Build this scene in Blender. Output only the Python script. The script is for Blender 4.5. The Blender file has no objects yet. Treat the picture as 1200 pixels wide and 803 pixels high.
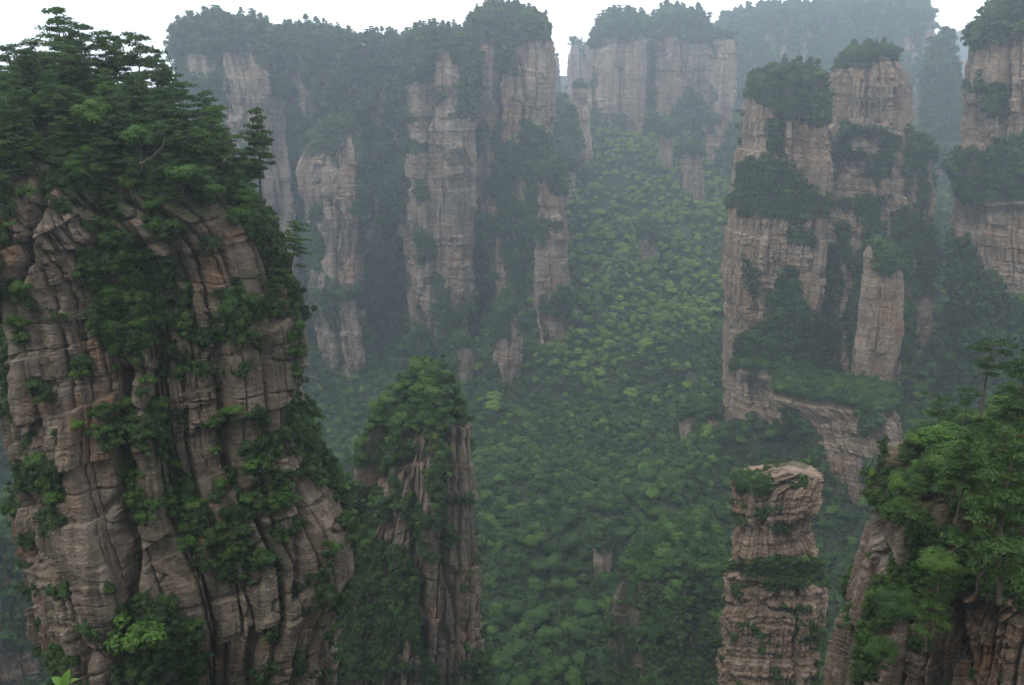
import bpy, math, random
import numpy as np
from mathutils import Vector

# ------------------------------------------------------------------ camera, light, exposure
scene = bpy.context.scene
C = scene.collection
R = math.radians
F = 1039.0                       # focal length in pixels of the 1200 px wide photograph
PITCH = R(16.7)
cam_d = bpy.data.cameras.new('camera'); cam = bpy.data.objects.new('camera', cam_d); C.objects.link(cam)
cam.location = (0, 0, 0); cam.rotation_euler = (R(90) - PITCH, 0, 0)
cam_d.sensor_width = 36.0; cam_d.lens = 36.0 * F / 1200.0
cam_d.clip_start = 0.1; cam_d.clip_end = 20000
scene.camera = cam
SUN_EL, SUN_AZ = R(56), R(-150)    # azimuth measured from +Y (view direction) towards +X
w = bpy.data.worlds.new("World"); scene.world = w; w.use_nodes = True
nt = w.node_tree; nt.nodes.clear()
out = nt.nodes.new('ShaderNodeOutputWorld'); bg = nt.nodes.new('ShaderNodeBackground')
sky = nt.nodes.new('ShaderNodeTexSky'); sky.sky_type = 'NISHITA'; sky.sun_disc = False
sky.sun_elevation = SUN_EL; sky.sun_rotation = SUN_AZ; sky.altitude = 600; sky.dust_density = 3.0; sky.air_density = 1.2
mx = nt.nodes.new('ShaderNodeMix'); mx.data_type = 'RGBA'; mx.inputs[0].default_value = 0.82
cn = nt.nodes.new('ShaderNodeTexNoise'); cn.inputs['Scale'].default_value = 1.6; cn.inputs['Detail'].default_value = 3
cr = nt.nodes.new('ShaderNodeValToRGB')
cr.color_ramp.elements[0].position = 0.35; cr.color_ramp.elements[0].color = (0.76, 0.79, 0.84, 1)
cr.color_ramp.elements[1].position = 0.62; cr.color_ramp.elements[1].color = (1.0, 1.0, 1.0, 1)
sc_ = nt.nodes.new('ShaderNodeVectorMath'); sc_.operation = 'SCALE'; sc_.inputs['Scale'].default_value = 15.0
tcw = nt.nodes.new('ShaderNodeTexCoord')
nt.links.new(tcw.outputs['Generated'], cn.inputs['Vector'])
nt.links.new(cn.outputs['Fac'], cr.inputs['Fac']); nt.links.new(cr.outputs['Color'], sc_.inputs[0])
nt.links.new(sky.outputs['Color'], mx.inputs[6]); nt.links.new(sc_.outputs['Vector'], mx.inputs[7])
dt = nt.nodes.new('ShaderNodeVectorMath'); dt.operation = 'DOT_PRODUCT'; dt.inputs[1].default_value = (0.1, .9, .42)
mr = nt.nodes.new('ShaderNodeMapRange'); mr.inputs['From Min'].default_value = -0.6; mr.inputs['From Max'].default_value = 1.0; mr.inputs['To Min'].default_value = 0.56; mr.inputs['To Max'].default_value = 1.72
gl = nt.nodes.new('ShaderNodeVectorMath'); gl.operation = 'SCALE'      # added gradient: sky brighter ahead, dimmer behind, to darken the foreground
nt.links.new(tcw.outputs['Generated'], dt.inputs[0]); nt.links.new(dt.outputs['Value'], mr.inputs['Value'])
nt.links.new(mx.outputs[2], gl.inputs[0]); nt.links.new(mr.outputs[0], gl.inputs['Scale']); nt.links.new(gl.outputs['Vector'], bg.inputs['Color']); bg.inputs['Strength'].default_value = 0.1
nt.links.new(bg.outputs[0], out.inputs['Surface'])
sd = bpy.data.lights.new('sun', 'SUN'); sd.energy = 1.8; sd.angle = R(16); sd.color = (1.0, 0.95, 0.86)
so = bpy.data.objects.new('sun', sd); C.objects.link(so)
sdir = Vector((math.sin(SUN_AZ)*math.cos(SUN_EL), math.cos(SUN_AZ)*math.cos(SUN_EL), math.sin(SUN_EL)))
so.rotation_euler = sdir.to_track_quat('Z', 'Y').to_euler(); so.location = sdir*300
scene.view_settings.view_transform = 'Standard'; scene.view_settings.look = 'None'
scene.view_settings.exposure = 0.12; scene.view_settings.gamma = 1
scene.view_settings.use_curve_mapping = False
cy = scene.cycles
cy.max_bounces = 5; cy.diffuse_bounces = 3; cy.glossy_bounces = 1; cy.transmission_bounces = 3; cy.transparent_max_bounces = 4
cy.volume_bounces = 2; cy.use_adaptive_sampling = False; cy.use_denoising = True; cy.caustics_reflective = False; cy.caustics_refractive = False
try: cy.denoiser = 'OPENIMAGEDENOISE'
except Exception: pass
HAZE = 0.00032

# ------------------------------------------------------------------ helpers: projection and noise
SP, CP = math.sin(PITCH), math.cos(PITCH)
def unproj(px, py, D):
    """world point on the plane y = D seen at photo pixel px, py"""
    u = (np.asarray(px, float) - 600)/F; v = (401.5 - np.asarray(py, float))/F
    t = D/(CP + v*SP)
    return u*t, D + 0*t, t*(-SP + v*CP)
def proj(x, y, z):
    d = y*CP - z*SP; d = np.where(d < 1, 1, d)
    return 600 + F*x/d, 401.5 - F*(y*SP + z*CP)/d
def hsh(a, b, c, seed=0):
    a = np.asarray(a).astype(np.int64); b = np.asarray(b).astype(np.int64); c = np.asarray(c).astype(np.int64)
    h = (a*374761393 + b*668265263 + c*2147483647 + seed*144269504) & 0xffffffff
    h = ((h ^ (h >> 13))*1274126177) & 0xffffffff
    h = ((h ^ (h >> 16))*2246822519) & 0xffffffff
    h = h ^ (h >> 15)
    return (h & 0xffffff)/float(0x1000000)
def vn(x, y, z, seed=0):
    x, y, z = np.broadcast_arrays(np.asarray(x, float), np.asarray(y, float), np.asarray(z, float))
    xi, yi, zi = np.floor(x), np.floor(y), np.floor(z)
    fx, fy, fz = x-xi, y-yi, z-zi
    fx, fy, fz = [f*f*(3-2*f) for f in (fx, fy, fz)]
    r = 0
    for i in (0, 1):
        for j in (0, 1):
            for k in (0, 1):
                r = r + hsh(xi+i, yi+j, zi+k, seed)*(fx if i else 1-fx)*(fy if j else 1-fy)*(fz if k else 1-fz)
    return r*2-1
def fbm(x, y, z, seed=0, o=4):
    r = 0; a = 1; s = 1; t = 0
    for i in range(o):
        r = r + a*vn(x*s, y*s, z*s, seed+i*17); t += a; a *= .5; s *= 2.03
    return r/t
def inpoly(px, py, poly):
    ins = np.zeros(np.shape(px), bool); n = len(poly)
    for i in range(n):
        x1, y1 = poly[i]; x2, y2 = poly[(i+1) % n]
        if y1 == y2: continue
        c = ((y1 > py) != (y2 > py)) & (px < (x2-x1)*(py-y1)/(y2-y1)+x1)
        ins ^= c
    return ins
def dpoly(px, py, pts):
    d = np.full(np.shape(px), 1e9)
    for (x1, y1), (x2, y2) in zip(pts[:-1], pts[1:]):
        L = (x2-x1)**2+(y2-y1)**2
        t = np.clip(((px-x1)*(x2-x1)+(py-y1)*(y2-y1))/L, 0, 1)
        d = np.minimum(d, np.hypot(px-x1-t*(x2-x1), py-y1-t*(y2-y1)))
    return d
def np_mesh(name, V, Q, attrs=None, mats=(), mi=None, smooth=False):
    me = bpy.data.meshes.new(name)
    V = np.ascontiguousarray(V, np.float32); Q = np.ascontiguousarray(Q, np.int32)
    k = Q.shape[1]
    me.vertices.add(len(V)); me.vertices.foreach_set('co', V.ravel())
    me.loops.add(Q.size); me.loops.foreach_set('vertex_index', Q.ravel())
    me.polygons.add(len(Q)); me.polygons.foreach_set('loop_start', np.arange(0, Q.size, k, dtype=np.int32))
    me.update(calc_edges=True)
    for m in mats: me.materials.append(m)
    if mi is not None: me.polygons.foreach_set('material_index', np.ascontiguousarray(mi, np.int32))
    me.polygons.foreach_set('use_smooth', np.full(len(Q), smooth, bool))
    for an, av in (attrs or {}).items():
        a = me.attributes.new(an, 'FLOAT', 'POINT'); a.data.foreach_set('value', np.ascontiguousarray(av, np.float32))
    me.update()
    return me
def link(name, me, parent=None):
    o = bpy.data.objects.new(name, me); C.objects.link(o)
    if parent: o.parent = parent
    return o
def tag(o, label=None, cat=None, group=None, kind=None):
    if label: o['label'] = label
    if cat: o['category'] = cat
    if group: o['group'] = group
    if kind: o['kind'] = kind
    return o

# ------------------------------------------------------------------ materials
def newmat(name):
    m = bpy.data.materials.new(name); m.use_nodes = True
    t = m.node_tree; b = t.nodes['Principled BSDF']
    return m, t, b
def N(t, typ, **kw):
    n = t.nodes.new(typ)
    for k, v in kw.items():
        if k in n.inputs: n.inputs[k].default_value = v
        else: setattr(n, k, v)
    return n
def ramp(t, fac, stops):
    r = t.nodes.new('ShaderNodeValToRGB'); e = r.color_ramp.elements
    while len(e) < len(stops): e.new(0.5)
    for i, (p, c) in enumerate(stops): e[i].position = p; e[i].color = (*c, 1) if len(c) == 3 else c
    t.links.new(fac, r.inputs['Fac']); return r.outputs['Color']
def mixc(t, f, a, b, mode='MIX'):
    m = t.nodes.new('ShaderNodeMix'); m.data_type = 'RGBA'; m.blend_type = mode
    for s, v in ((m.inputs[0], f), (m.inputs[6], a), (m.inputs[7], b)):
        if isinstance(v, (int, float)): s.default_value = v
        elif isinstance(v, tuple): s.default_value = (*v, 1)
        else: t.links.new(v, s)
    return m.outputs[2]
def math_(t, op, a, b=0.0, c=0.0):
    m = t.nodes.new('ShaderNodeMath'); m.operation = op; m.use_clamp = False
    for s, v in zip(m.inputs, (a, b, c)):
        if isinstance(v, (int, float)): s.default_value = v
        else: t.links.new(v, s)
    return m.outputs[0]
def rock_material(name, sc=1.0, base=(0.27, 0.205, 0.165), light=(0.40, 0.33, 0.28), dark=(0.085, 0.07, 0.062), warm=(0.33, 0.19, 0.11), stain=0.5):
    m, t, b = newmat(name)
    tc = N(t, 'ShaderNodeTexCoord')
    mp = N(t, 'ShaderNodeMapping'); mp.inputs['Scale'].default_value = (1/sc, 1/sc, 1/sc); t.links.new(tc.outputs['Object'], mp.inputs['Vector'])
    ms = N(t, 'ShaderNodeMapping'); ms.inputs['Scale'].default_value = (1/sc, 1/sc, 0.09/sc); t.links.new(tc.outputs['Object'], ms.inputs['Vector'])
    mb = N(t, 'ShaderNodeMapping'); mb.inputs['Scale'].default_value = (0.06/sc, 0.06/sc, 1/sc); t.links.new(tc.outputs['Object'], mb.inputs['Vector'])
    n1 = N(t, 'ShaderNodeTexNoise', Scale=0.16, Detail=6.0, Roughness=0.65); t.links.new(mp.outputs[0], n1.inputs['Vector'])
    n2 = N(t, 'ShaderNodeTexNoise', Scale=0.45, Detail=5.0, Roughness=0.6); t.links.new(ms.outputs[0], n2.inputs['Vector'])
    n3 = N(t, 'ShaderNodeTexNoise', Scale=0.8, Detail=4.0, Roughness=0.7); t.links.new(mb.outputs[0], n3.inputs['Vector'])
    n4 = N(t, 'ShaderNodeTexNoise', Scale=1.7, Detail=5.0, Roughness=0.7); t.links.new(mp.outputs[0], n4.inputs['Vector'])
    n5 = N(t, 'ShaderNodeTexNoise', Scale=0.07, Detail=4.0, Roughness=0.6); t.links.new(mp.outputs[0], n5.inputs['Vector'])
    tone = N(t, 'ShaderNodeAttribute', attribute_name='tone'); grn = N(t, 'ShaderNodeAttribute', attribute_name='green')
    f = math_(t, 'MULTIPLY_ADD', tone.outputs['Fac'], 0.35, math_(t, 'MULTIPLY_ADD', n1.outputs['Fac'], 0.8, -0.1))
    col = ramp(t, f, [(0.2, tuple(x*.62 for x in base)), (0.45, base), (0.75, light)])
    wf = ramp(t, n5.outputs['Fac'], [(0.52, (0, 0, 0)), (0.68, (1, 1, 1))])
    col = mixc(t, math_(t, 'MULTIPLY', wf, 0.75), col, warm)
    n6 = N(t, 'ShaderNodeTexNoise', Scale=0.11, Detail=7.0, Roughness=0.75); m6 = N(t, 'ShaderNodeMapping'); m6.inputs['Scale'].default_value = (1/sc, 1/sc, .6/sc); m6.inputs['Location'].default_value = (31, 7, 3)
    t.links.new(tc.outputs['Object'], m6.inputs['Vector']); t.links.new(m6.outputs[0], n6.inputs['Vector'])
    lf_ = ramp(t, n6.outputs['Fac'], [(0.54, (0, 0, 0)), (0.62, (1, 1, 1))]); col = mixc(t, math_(t, 'MULTIPLY', lf_, 0.5), col, tuple(x*.55+.5*light[2] for x in light))
    ls_ = ramp(t, n6.outputs['Fac'], [(0.36, (1, 1, 1)), (0.44, (0, 0, 0))]); col = mixc(t, math_(t, 'MULTIPLY', ls_, 0.55), col, (dark[0]*1.3, dark[1]*1.5, dark[2]*1.1))
    band = ramp(t, n3.outputs['Fac'], [(0.3, (0.72, 0.70, 0.70)), (0.6, (1.08, 1.06, 1.04))])
    col = mixc(t, 0.8, col, band, 'MULTIPLY')
    st = ramp(t, n2.outputs['Fac'], [(0.48, (0, 0, 0)), (0.66, (1, 1, 1))])
    col = mixc(t, math_(t, 'MULTIPLY', st, stain), col, dark)
    fine = ramp(t, n4.outputs['Fac'], [(0.3, (0.7, 0.7, 0.7)), (0.7, (1.15, 1.15, 1.15))])
    col = mixc(t, 0.8, col, fine, 'MULTIPLY')
    g = math_(t, 'MULTIPLY', grn.outputs['Fac'], math_(t, 'MULTIPLY_ADD', n4.outputs['Fac'], 1.2, 0.1))
    gm = N(t, 'ShaderNodeClamp'); t.links.new(g, gm.inputs[0])
    col = mixc(t, gm.outputs[0], col, mixc(t, n1.outputs['Fac'], (0.035, 0.05, 0.02), (0.075, 0.075, 0.035)))
    t.links.new(col, b.inputs['Base Color']); b.inputs['Roughness'].default_value = 0.92; b.inputs['Specular IOR Level'].default_value = 0.15
    bp = N(t, 'ShaderNodeBump'); bp.inputs['Strength'].default_value = 0.9; bp.inputs['Distance'].default_value = 1.1*sc
    h = math_(t, 'ADD', n4.outputs['Fac'], math_(t, 'MULTIPLY_ADD', n3.outputs['Fac'], 0.8, math_(t, 'MULTIPLY', n2.outputs['Fac'], 0.8)))
    t.links.new(h, bp.inputs['Height']); t.links.new(bp.outputs[0], b.inputs['Normal'])
    return m
def leaf_material(name, c0, c1, c2, patch=True):
    """per plant tint from the plant's own random number, large patches of species from its location"""
    m, t, b = newmat(name)
    oi = N(t, 'ShaderNodeObjectInfo')
    n = N(t, 'ShaderNodeTexNoise', Scale=0.011, Detail=3.0, Roughness=0.7); t.links.new(oi.outputs['Location'], n.inputs['Vector'])
    la = N(t, 'ShaderNodeAttribute', attribute_name='lf')
    f = math_(t, 'MULTIPLY_ADD', oi.outputs['Random'], 0.62, math_(t, 'MULTIPLY_ADD', n.outputs['Fac'], 0.5, -0.08))
    f = math_(t, 'MULTIPLY_ADD', la.outputs['Fac'], 0.42, math_(t, 'SUBTRACT', f, 0.2))
    col = ramp(t, f, [(0.15, c0), (0.55, c1), (0.95, c2)])
    t.links.new(col, b.inputs['Base Color']); b.inputs['Roughness'].default_value = 0.6; b.inputs['Specular IOR Level'].default_value = 0.25
    tr = N(t, 'ShaderNodeBsdfTranslucent')
    t.links.new(mixc(t, 1.0, col, (1.25, 1.3, 0.6), 'MULTIPLY'), tr.inputs['Color'])
    ms = N(t, 'ShaderNodeMixShader'); ms.inputs[0].default_value = 0.28
    t.links.new(b.outputs[0], ms.inputs[1]); t.links.new(tr.outputs[0], ms.inputs[2])
    t.links.new(ms.outputs[0], t.nodes['Material Output'].inputs['Surface'])
    return m
M = {}
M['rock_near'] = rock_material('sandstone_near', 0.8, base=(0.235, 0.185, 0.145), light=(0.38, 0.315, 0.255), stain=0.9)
M['rock_shaded'] = rock_material('sandstone_shaded', 1.0, base=(0.15, 0.125, 0.10), light=(0.24, 0.20, 0.165), stain=0.85)  # sandstone darkened to paint in the shade on the valley rock mass
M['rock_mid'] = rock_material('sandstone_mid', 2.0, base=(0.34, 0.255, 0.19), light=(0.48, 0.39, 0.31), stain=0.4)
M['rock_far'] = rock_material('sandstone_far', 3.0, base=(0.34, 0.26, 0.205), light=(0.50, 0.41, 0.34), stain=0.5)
M['leaf'] = leaf_material('broad_leaves', (0.024, 0.052, 0.015), (0.048, 0.104, 0.021), (0.105, 0.190, 0.028))
M['bush'] = leaf_material('bush_leaves', (0.030, 0.055, 0.018), (0.050, 0.098, 0.026), (0.085, 0.165, 0.035))
M['lit_lime'] = leaf_material('sunlit_leaves', (0.075, 0.14, 0.022), (0.16, 0.25, 0.034), (0.23, 0.33, 0.05))  # sunlight on the central slope painted in as lighter yellow-green leaves
M['bright'] = leaf_material('fresh_leaves', (0.05, 0.11, 0.024), (0.07, 0.145, 0.026), (0.095, 0.18, 0.03))
M['pine'] = leaf_material('pine_needles', (0.028, 0.062, 0.018), (0.048, 0.098, 0.023), (0.080, 0.145, 0.030))
m, t, b = newmat('bark'); b.inputs['Roughness'].default_value = 0.9
nn = N(t, 'ShaderNodeTexNoise', Scale=3.0, Detail=4.0); t.links.new(N(t, 'ShaderNodeTexCoord').outputs['Object'], nn.inputs['Vector'])
t.links.new(ramp(t, nn.outputs['Fac'], [(0.3, (0.045, 0.034, 0.026)), (0.7, (0.12, 0.09, 0.07))]), b.inputs['Base Color']); M['bark'] = m
m, t, b = newmat('dead_wood'); b.inputs['Roughness'].default_value = 0.9; b.inputs['Base Color'].default_value = (0.17, 0.135, 0.11, 1); M['dead'] = m
m, t, b = newmat('forest_floor'); b.inputs['Roughness'].default_value = 0.95
nn = N(t, 'ShaderNodeTexNoise', Scale=0.05, Detail=6.0, Roughness=0.7); t.links.new(N(t, 'ShaderNodeTexCoord').outputs['Object'], nn.inputs['Vector'])
t.links.new(ramp(t, nn.outputs['Fac'], [(0.3, (0.016, 0.026, 0.012)), (0.6, (0.026, 0.040, 0.016)), (0.8, (0.045, 0.05, 0.028))]), b.inputs['Base Color']); M['floor'] = m

# ------------------------------------------------------------------ terrain
CTRL = [(420,803,330),(640,803,335),(800,803,332),(960,803,330),(1200,803,300),
 (250,803,330),(30,800,340),(-150,760,380),(600,650,430),(760,650,430),(640,560,505),(760,520,545),(640,480,610),
 (760,430,680),(850,480,600),(690,350,800),(800,350,775),(700,250,950),(820,250,930),(660,150,1120),(740,142,1060),(690,190,1000),(850,185,1060),
 (450,540,590),(380,530,600),(400,475,735),(500,450,700),(520,415,780),(560,415,735),(600,345,800),(120,560,560),(0,640,480),(-200,600,500),(250,450,700),
 (900,560,500),(980,640,430),(980,740,370),(900,470,560),(1080,560,470),(1100,430,570),(1150,370,620),(1080,300,690),(1110,230,830),(1000,300,690),(1300,450,520),
 (1100,140,1250),(650,120,1500),(600,90,1800),(900,95,1600),(1200,95,1600)]
cp = []
for px, py, D in CTRL:
    x, y, z = unproj(px, py, D); cp.append((float(x), float(y), float(z)))
for x, y, z in [(0,0,-3),(-9,0,-3.5),(9,0,-3),(0,-60,2),(-120,-60,-5),(120,-60,-5),(0,12,-22),(-25,10,-28),(25,10,-26),(0,70,-150),(-90,60,-150),(90,50,-100),(0,160,-245),(-150,160,-240),(170,160,-200),
                (-500,100,-150),(500,100,-120),(-900,400,-160),(900,400,-120),(-1200,1200,-60),(1200,1200,-60),(0,2600,-60),(-1300,2600,-60),(1300,2600,-60),(-700,800,-130),(700,800,-60)]:
    cp.append((x, y, z))
cp = np.array(cp)
def _k(r2): return 0.5*r2*np.log(r2+1e-6)
_n = len(cp); S = 100.0
_A = np.zeros((_n+3, _n+3))
d2 = ((cp[:, None, :2]-cp[None, :, :2])**2).sum(-1)/S**2
_A[:_n, :_n] = _k(d2) + np.eye(_n)*0.02
_P = np.c_[np.ones(_n), cp[:, :2]/S]; _A[:_n, _n:] = _P; _A[_n:, :_n] = _P.T
_w = np.linalg.solve(_A, np.r_[cp[:, 2], 0, 0, 0])
def th0(x, y):
    x = np.asarray(x, float); y = np.asarray(y, float); sh = x.shape
    xf, yf = np.clip(x.ravel(), -1600, 1600), np.clip(y.ravel(), -80, 2800)
    r = _w[_n] + _w[_n+1]*xf/S + _w[_n+2]*yf/S
    for i in range(_n):
        r = r + _w[i]*_k(((xf-cp[i, 0])**2+(yf-cp[i, 1])**2)/S**2)
    return np.clip(r, -300, 40).reshape(sh)
def terrain(x, y):
    x = np.asarray(x, float); y = np.asarray(y, float)
    z = th0(x, y)
    k = np.clip((np.hypot(x, y)-200)/250, 0, 1)
    ridg = 1-np.abs(fbm(x/150, y/190, 0*x, 5, 3))*2
    return z + k*(17*fbm(x/110, y/110, 0*x, 3, 4) + 30*(ridg-0.6))
def axis(a):
    r = []
    for s, e, st in a: r += list(np.arange(s, e, st))
    return np.array(r + [a[-1][1]])
gx = axis([(-2600,-900,60),(-900,-60,9),(-60,60,4),(60,900,9),(900,2600,60)]); gy = axis([(-200,-60,40),(-60,120,4),(120,1300,9),(1300,2900,50)])
GX, GY = np.meshgrid(gx, gy); GZ = terrain(GX, GY)
nx_, ny_ = len(gx), len(gy)
ii = np.arange(nx_*ny_).reshape(ny_, nx_)
Q = np.stack([ii[:-1, :-1], ii[:-1, 1:], ii[1:, 1:], ii[1:, :-1]], -1).reshape(-1, 4)
tag(link('terrain', np_mesh('terrain', np.c_[GX.ravel(), GY.ravel(), GZ.ravel()], Q, mats=[M['floor']], smooth=True)),
    'steep green valley floor and slopes between the rock pillars', 'terrain', kind='structure')

# ------------------------------------------------------------------ rock pillars
ZB = np.full((402, 600), 1e9)          # coarse depth map of the rocks, only used to rank which plants show
PILLARS = []
VEG = []                               # (kind, x, y, z, size_m, region)
def rock_relief(s, z, x, y, seed, sc, dip, bed=1.0):
    """jointed, bedded sandstone: blocks in columns and beds, in metres"""
    s = s/sc; z = z/sc
    zw = z + dip*s + 2.2*vn(s/40, z/60, 0*s, seed+1) + 0.35*vn(s/6, z/9, 0*s, seed+41)
    sw = s + 3.0*vn(s/22, z/70, 0*s, seed+2) + 0.45*vn(s/4, z/7, 0*s, seed+40)
    D = np.zeros_like(s); tone = np.zeros_like(s)
    brk = np.clip(0.5+1.6*fbm(s/16, z/20, 0*s, seed+91, 2), 0.12, 1)      # broken rock here, smooth slabs there
    c = np.floor(sw/9.0); fr = sw/9.0-c
    D += (5.0 if sc > 1.3 else 3.2)*(hsh(c, 0*c, 0*c, seed+3)-.5)
    D -= 1.8*np.exp(-(np.minimum(fr, 1-fr)*9/0.28)**2)*(hsh(c, 1+0*c, 0*c, seed+4) > .3)
    for k, (wd, ht, am) in enumerate([(4.6, 15, 2.2), (2.6, 6.2, 1.3), (1.5, 2.3, 0.6), (0.8, 0.9, 0.28)]):
        r = np.floor(zw/ht + 0.35*vn(s/(3*wd), 0*s, k+0*s, seed+50+k)); cc = np.floor(sw/wd + hsh(r, 0*r, 0*r, seed+6+k)*1.0)
        v = hsh(cc, r, 0*r, seed+10+k) - .5
        D += am*v*(1 if k < 1 else brk); tone += v*(0.5 if k else 0.8)
        fr = sw/wd + hsh(r, 0*r, 0*r, seed+6+k) - cc
        fz = zw/ht - np.floor(zw/ht)
        D -= 0.45*am*(1 if k < 1 else brk)*np.exp(-(np.minimum(fr, 1-fr)*wd/(0.05*wd+.05))**2)
    b1 = np.floor(zw/5.5); b2 = np.floor(zw/1.35 + .25*vn(s/8, 0*s, 0*s, seed+77)); b3 = np.floor(zw/0.5)
    if bed > 1: brk = np.maximum(brk, .7)
    D += 1.0*bed**.5*(hsh(b1, 0*b1, 0*b1, seed+20)-.5) + bed*brk*(0.55*(hsh(b2, 0*b2, 0*b2, seed+21)-.5) + 0.15*(hsh(b3, 0*b3, 0*b3, seed+22)-.5))
    D += 0.7*vn(s/12, z/18, 0*s, seed+30) + 0.35*fbm(s/1.6, z/2.2, 0*s, seed+31, 3)
    D -= 1.0*np.clip(1-np.abs(vn(s/4.2, z/22, 0*s, seed+32))*14, 0, 1) + 0.5*np.clip(1-np.abs(vn(s/9, z/2.2, 0*s, seed+34))*12, 0, 1)
    D -= 0.25*brk*np.clip(1-np.abs(vn(s/1.1, z/4, 0*s, seed+35))*7, 0, 1)
    return D*sc, np.clip(0.5+tone*0.6, 0, 1)
def pillar(name, D, prof, depth, label, mat='rock_far', sc=1.0, seed=1, green=(), bare=None, top='mix', treeh=9, shrub=3.0, dens=1.0,
           gully=(), region='', amp=1.0, dip=0.03, ex=2.7, face=1.0, capk=0.35, base=None, twist=0.0, category='rock pillar', topdens=1.0, backd=0.25, bed=1.0):
    """prof: rows (py, x left, x right) of the bare rock in the photograph, at its real distance D; depth: half thickness in metres"""
    prof = sorted(prof); P = np.array(prof, float)
    xl, _, zz = unproj(P[:, 1], P[:, 0], D); xr, _, _ = unproj(P[:, 2], P[:, 0], D)
    al, ar_ = np.arctan2(xl, D), np.arctan2(xr, D); am = (al+ar_)/2
    A0_ = am.mean() if am.mean()*0 == 0 else 0; LD = D/math.cos(A0_)
    cx, hw = LD*np.sin(am), LD*np.sin((ar_-al)/2)           # centre and half width, the block facing the viewpoint
    cyy = LD*np.cos(am); ca, sa_ = math.cos(A0_), math.sin(A0_)
    zlow = base if base is not None else float(terrain(np.array([cx[-1]]), np.array([D]))[0])-25
    zlow = min(zlow, float(terrain(np.array([cx[-1]]), np.array([D-depth]))[0])-15)
    if zlow < zz[-1]:
        k = (hw[-1]-hw[-2])/max(zz[-2]-zz[-1], 1)
        zz = np.r_[zz, zlow]; cx = np.r_[cx, cx[-1]]; cyy = np.r_[cyy, cyy[-1]]; hw = np.r_[hw, hw[-1]+max(0, k)*(0)+ 0.04*(zz[-2]-zlow)]
    px1 = D/F*1.17*0.95
    zf = unproj(600, 830, D)[2]
    zs = []; z = zz[0]
    while z > zz[-1]:
        zs.append(z); z -= px1*face if z > zf else max(3.0, px1*8)
    zs = np.array(zs + [zz[-1]])
    o = np.argsort(zz)
    CX = np.interp(zs, zz[o], cx[o]); HW = np.interp(zs, zz[o], hw[o]); CY = np.interp(zs, zz[o], cyy[o])
    SL = np.abs(np.gradient(HW))/np.maximum(np.abs(np.gradient(zs)), .01)
    kk = max(1, int(3*sc/px1)); SL = np.convolve(np.pad(SL, kk, 'edge'), np.ones(2*kk+1)/(2*kk+1), 'valid')
    hwm = HW.max(); dr = depth/hwm
    # angles: dense on the side the valley sees
    nf = int(min(900, max(60, (2*hwm+1.4*depth)/px1/face))); nb = max(24, nf//6)
    th = np.r_[np.linspace(-1.12*math.pi, 0.12*math.pi, nf, endpoint=False), np.linspace(0.12*math.pi, 0.88*math.pi, nb, endpoint=False)]
    # cap rows
    ncap = max(6, int(min(hwm, depth)/px1/2)); ks = np.linspace(0, 1, ncap)[:-1]
    caprise = capk*min(HW[0], max(HW[0]*dr, 1))
    Rk = np.r_[np.sin(ks*math.pi/2)*0.98+0.02, np.ones(len(zs))]
    Zr = np.r_[zs[0]+caprise*np.cos(ks*math.pi/2), zs]
    CXr = np.r_[np.full(len(ks), CX[0]), CX]; HWr = np.r_[np.full(len(ks), HW[0]), HW]; CYr = np.r_[np.full(len(ks), CY[0]), CY]
    SLr = np.r_[np.ones(len(ks)), SL*np.where(np.gradient(HW) > 0, 1, 0)]
    T, Zg = np.meshgrid(th, Zr); K = np.repeat(Rk[:, None], len(th), 1)
    CXg = np.repeat(CXr[:, None], len(th), 1); HWg = np.repeat(HWr[:, None], len(th), 1)
    ct, st = np.cos(T), np.sin(T)
    rr = (np.abs(ct)**ex + np.abs(st)**ex)**(-1/ex)
    DG = depth*(0.35+0.65*HWg/hwm)
    bx, by = HWg*rr*ct, DG*rr*st
    big = 1 + 0.10*vn(ct*1.7+seed, st*1.7, Zg/(60*sc), seed+90)*np.abs(st)
    lx, ly = bx*K, by*K*big
    X = CXg + lx*ca + ly*sa_; Y = CYr[:, None] - lx*sa_ + ly*ca
    n1, n2 = ct*DG, st*HWg; nl = np.hypot(n1, n2); n1 /= nl; n2 /= nl; nX, nY = n1*ca + n2*sa_, -n1*sa_ + n2*ca
    # arc coordinate from the widest row
    mrow = np.argmax(HW)+len(ks)
    ds = np.hypot(np.diff(bx[mrow]), np.diff(by[mrow])); s1 = np.r_[0, np.cumsum(ds)]; Sg = np.repeat(s1[None, :], len(Zr), 0)
    rel, tone = rock_relief(Sg, Zg, X, Y, seed*31, sc, dip, bed)
    fade = np.clip((K-0.5)*2, 0, 1)
    px, py = proj(X, Y, Zg)
    wpx = 6*fbm(px/22, py/22, 0*px, seed+5, 3); wpy = 6*fbm(px/22, py/22, 7+0*px, seed+6, 3)
    g = np.zeros_like(X)
    front = nY < 0.55
    for pl in gully:
        pts, wd, dp = pl
        d = dpoly(px+wpx, py+wpy, pts); rel = rel - dp*np.exp(-(d/wd)**2)*front
    rel = rel*fade*amp
    # plants: where the rock is green
    def greenness(px, py, wx, wy):
        q, r = px+wx, py+wy
        if bare is not None:
            gg = np.ones_like(q)
            for pl in bare: gg = np.where(inpoly(q, r, pl), 0, gg)
            gg = np.where((fbm(q/9, r/55, 0*q, seed+15, 2) > .30) & (r > prof[0][0]+18), 0, gg)
        else: gg = np.zeros_like(q)
        for pl in green:
            if len(pl) == 2 and isinstance(pl[1], float): gg = np.where(inpoly(q, r, pl[0]), np.maximum(gg, pl[1]) if bare is None else pl[1], gg)
            else: gg = np.where(inpoly(q, r, pl), 1, gg)
        return gg
    G = greenness(px, py, wpx, wpy)
    ro = 0.45*shrub*F/D
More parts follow.
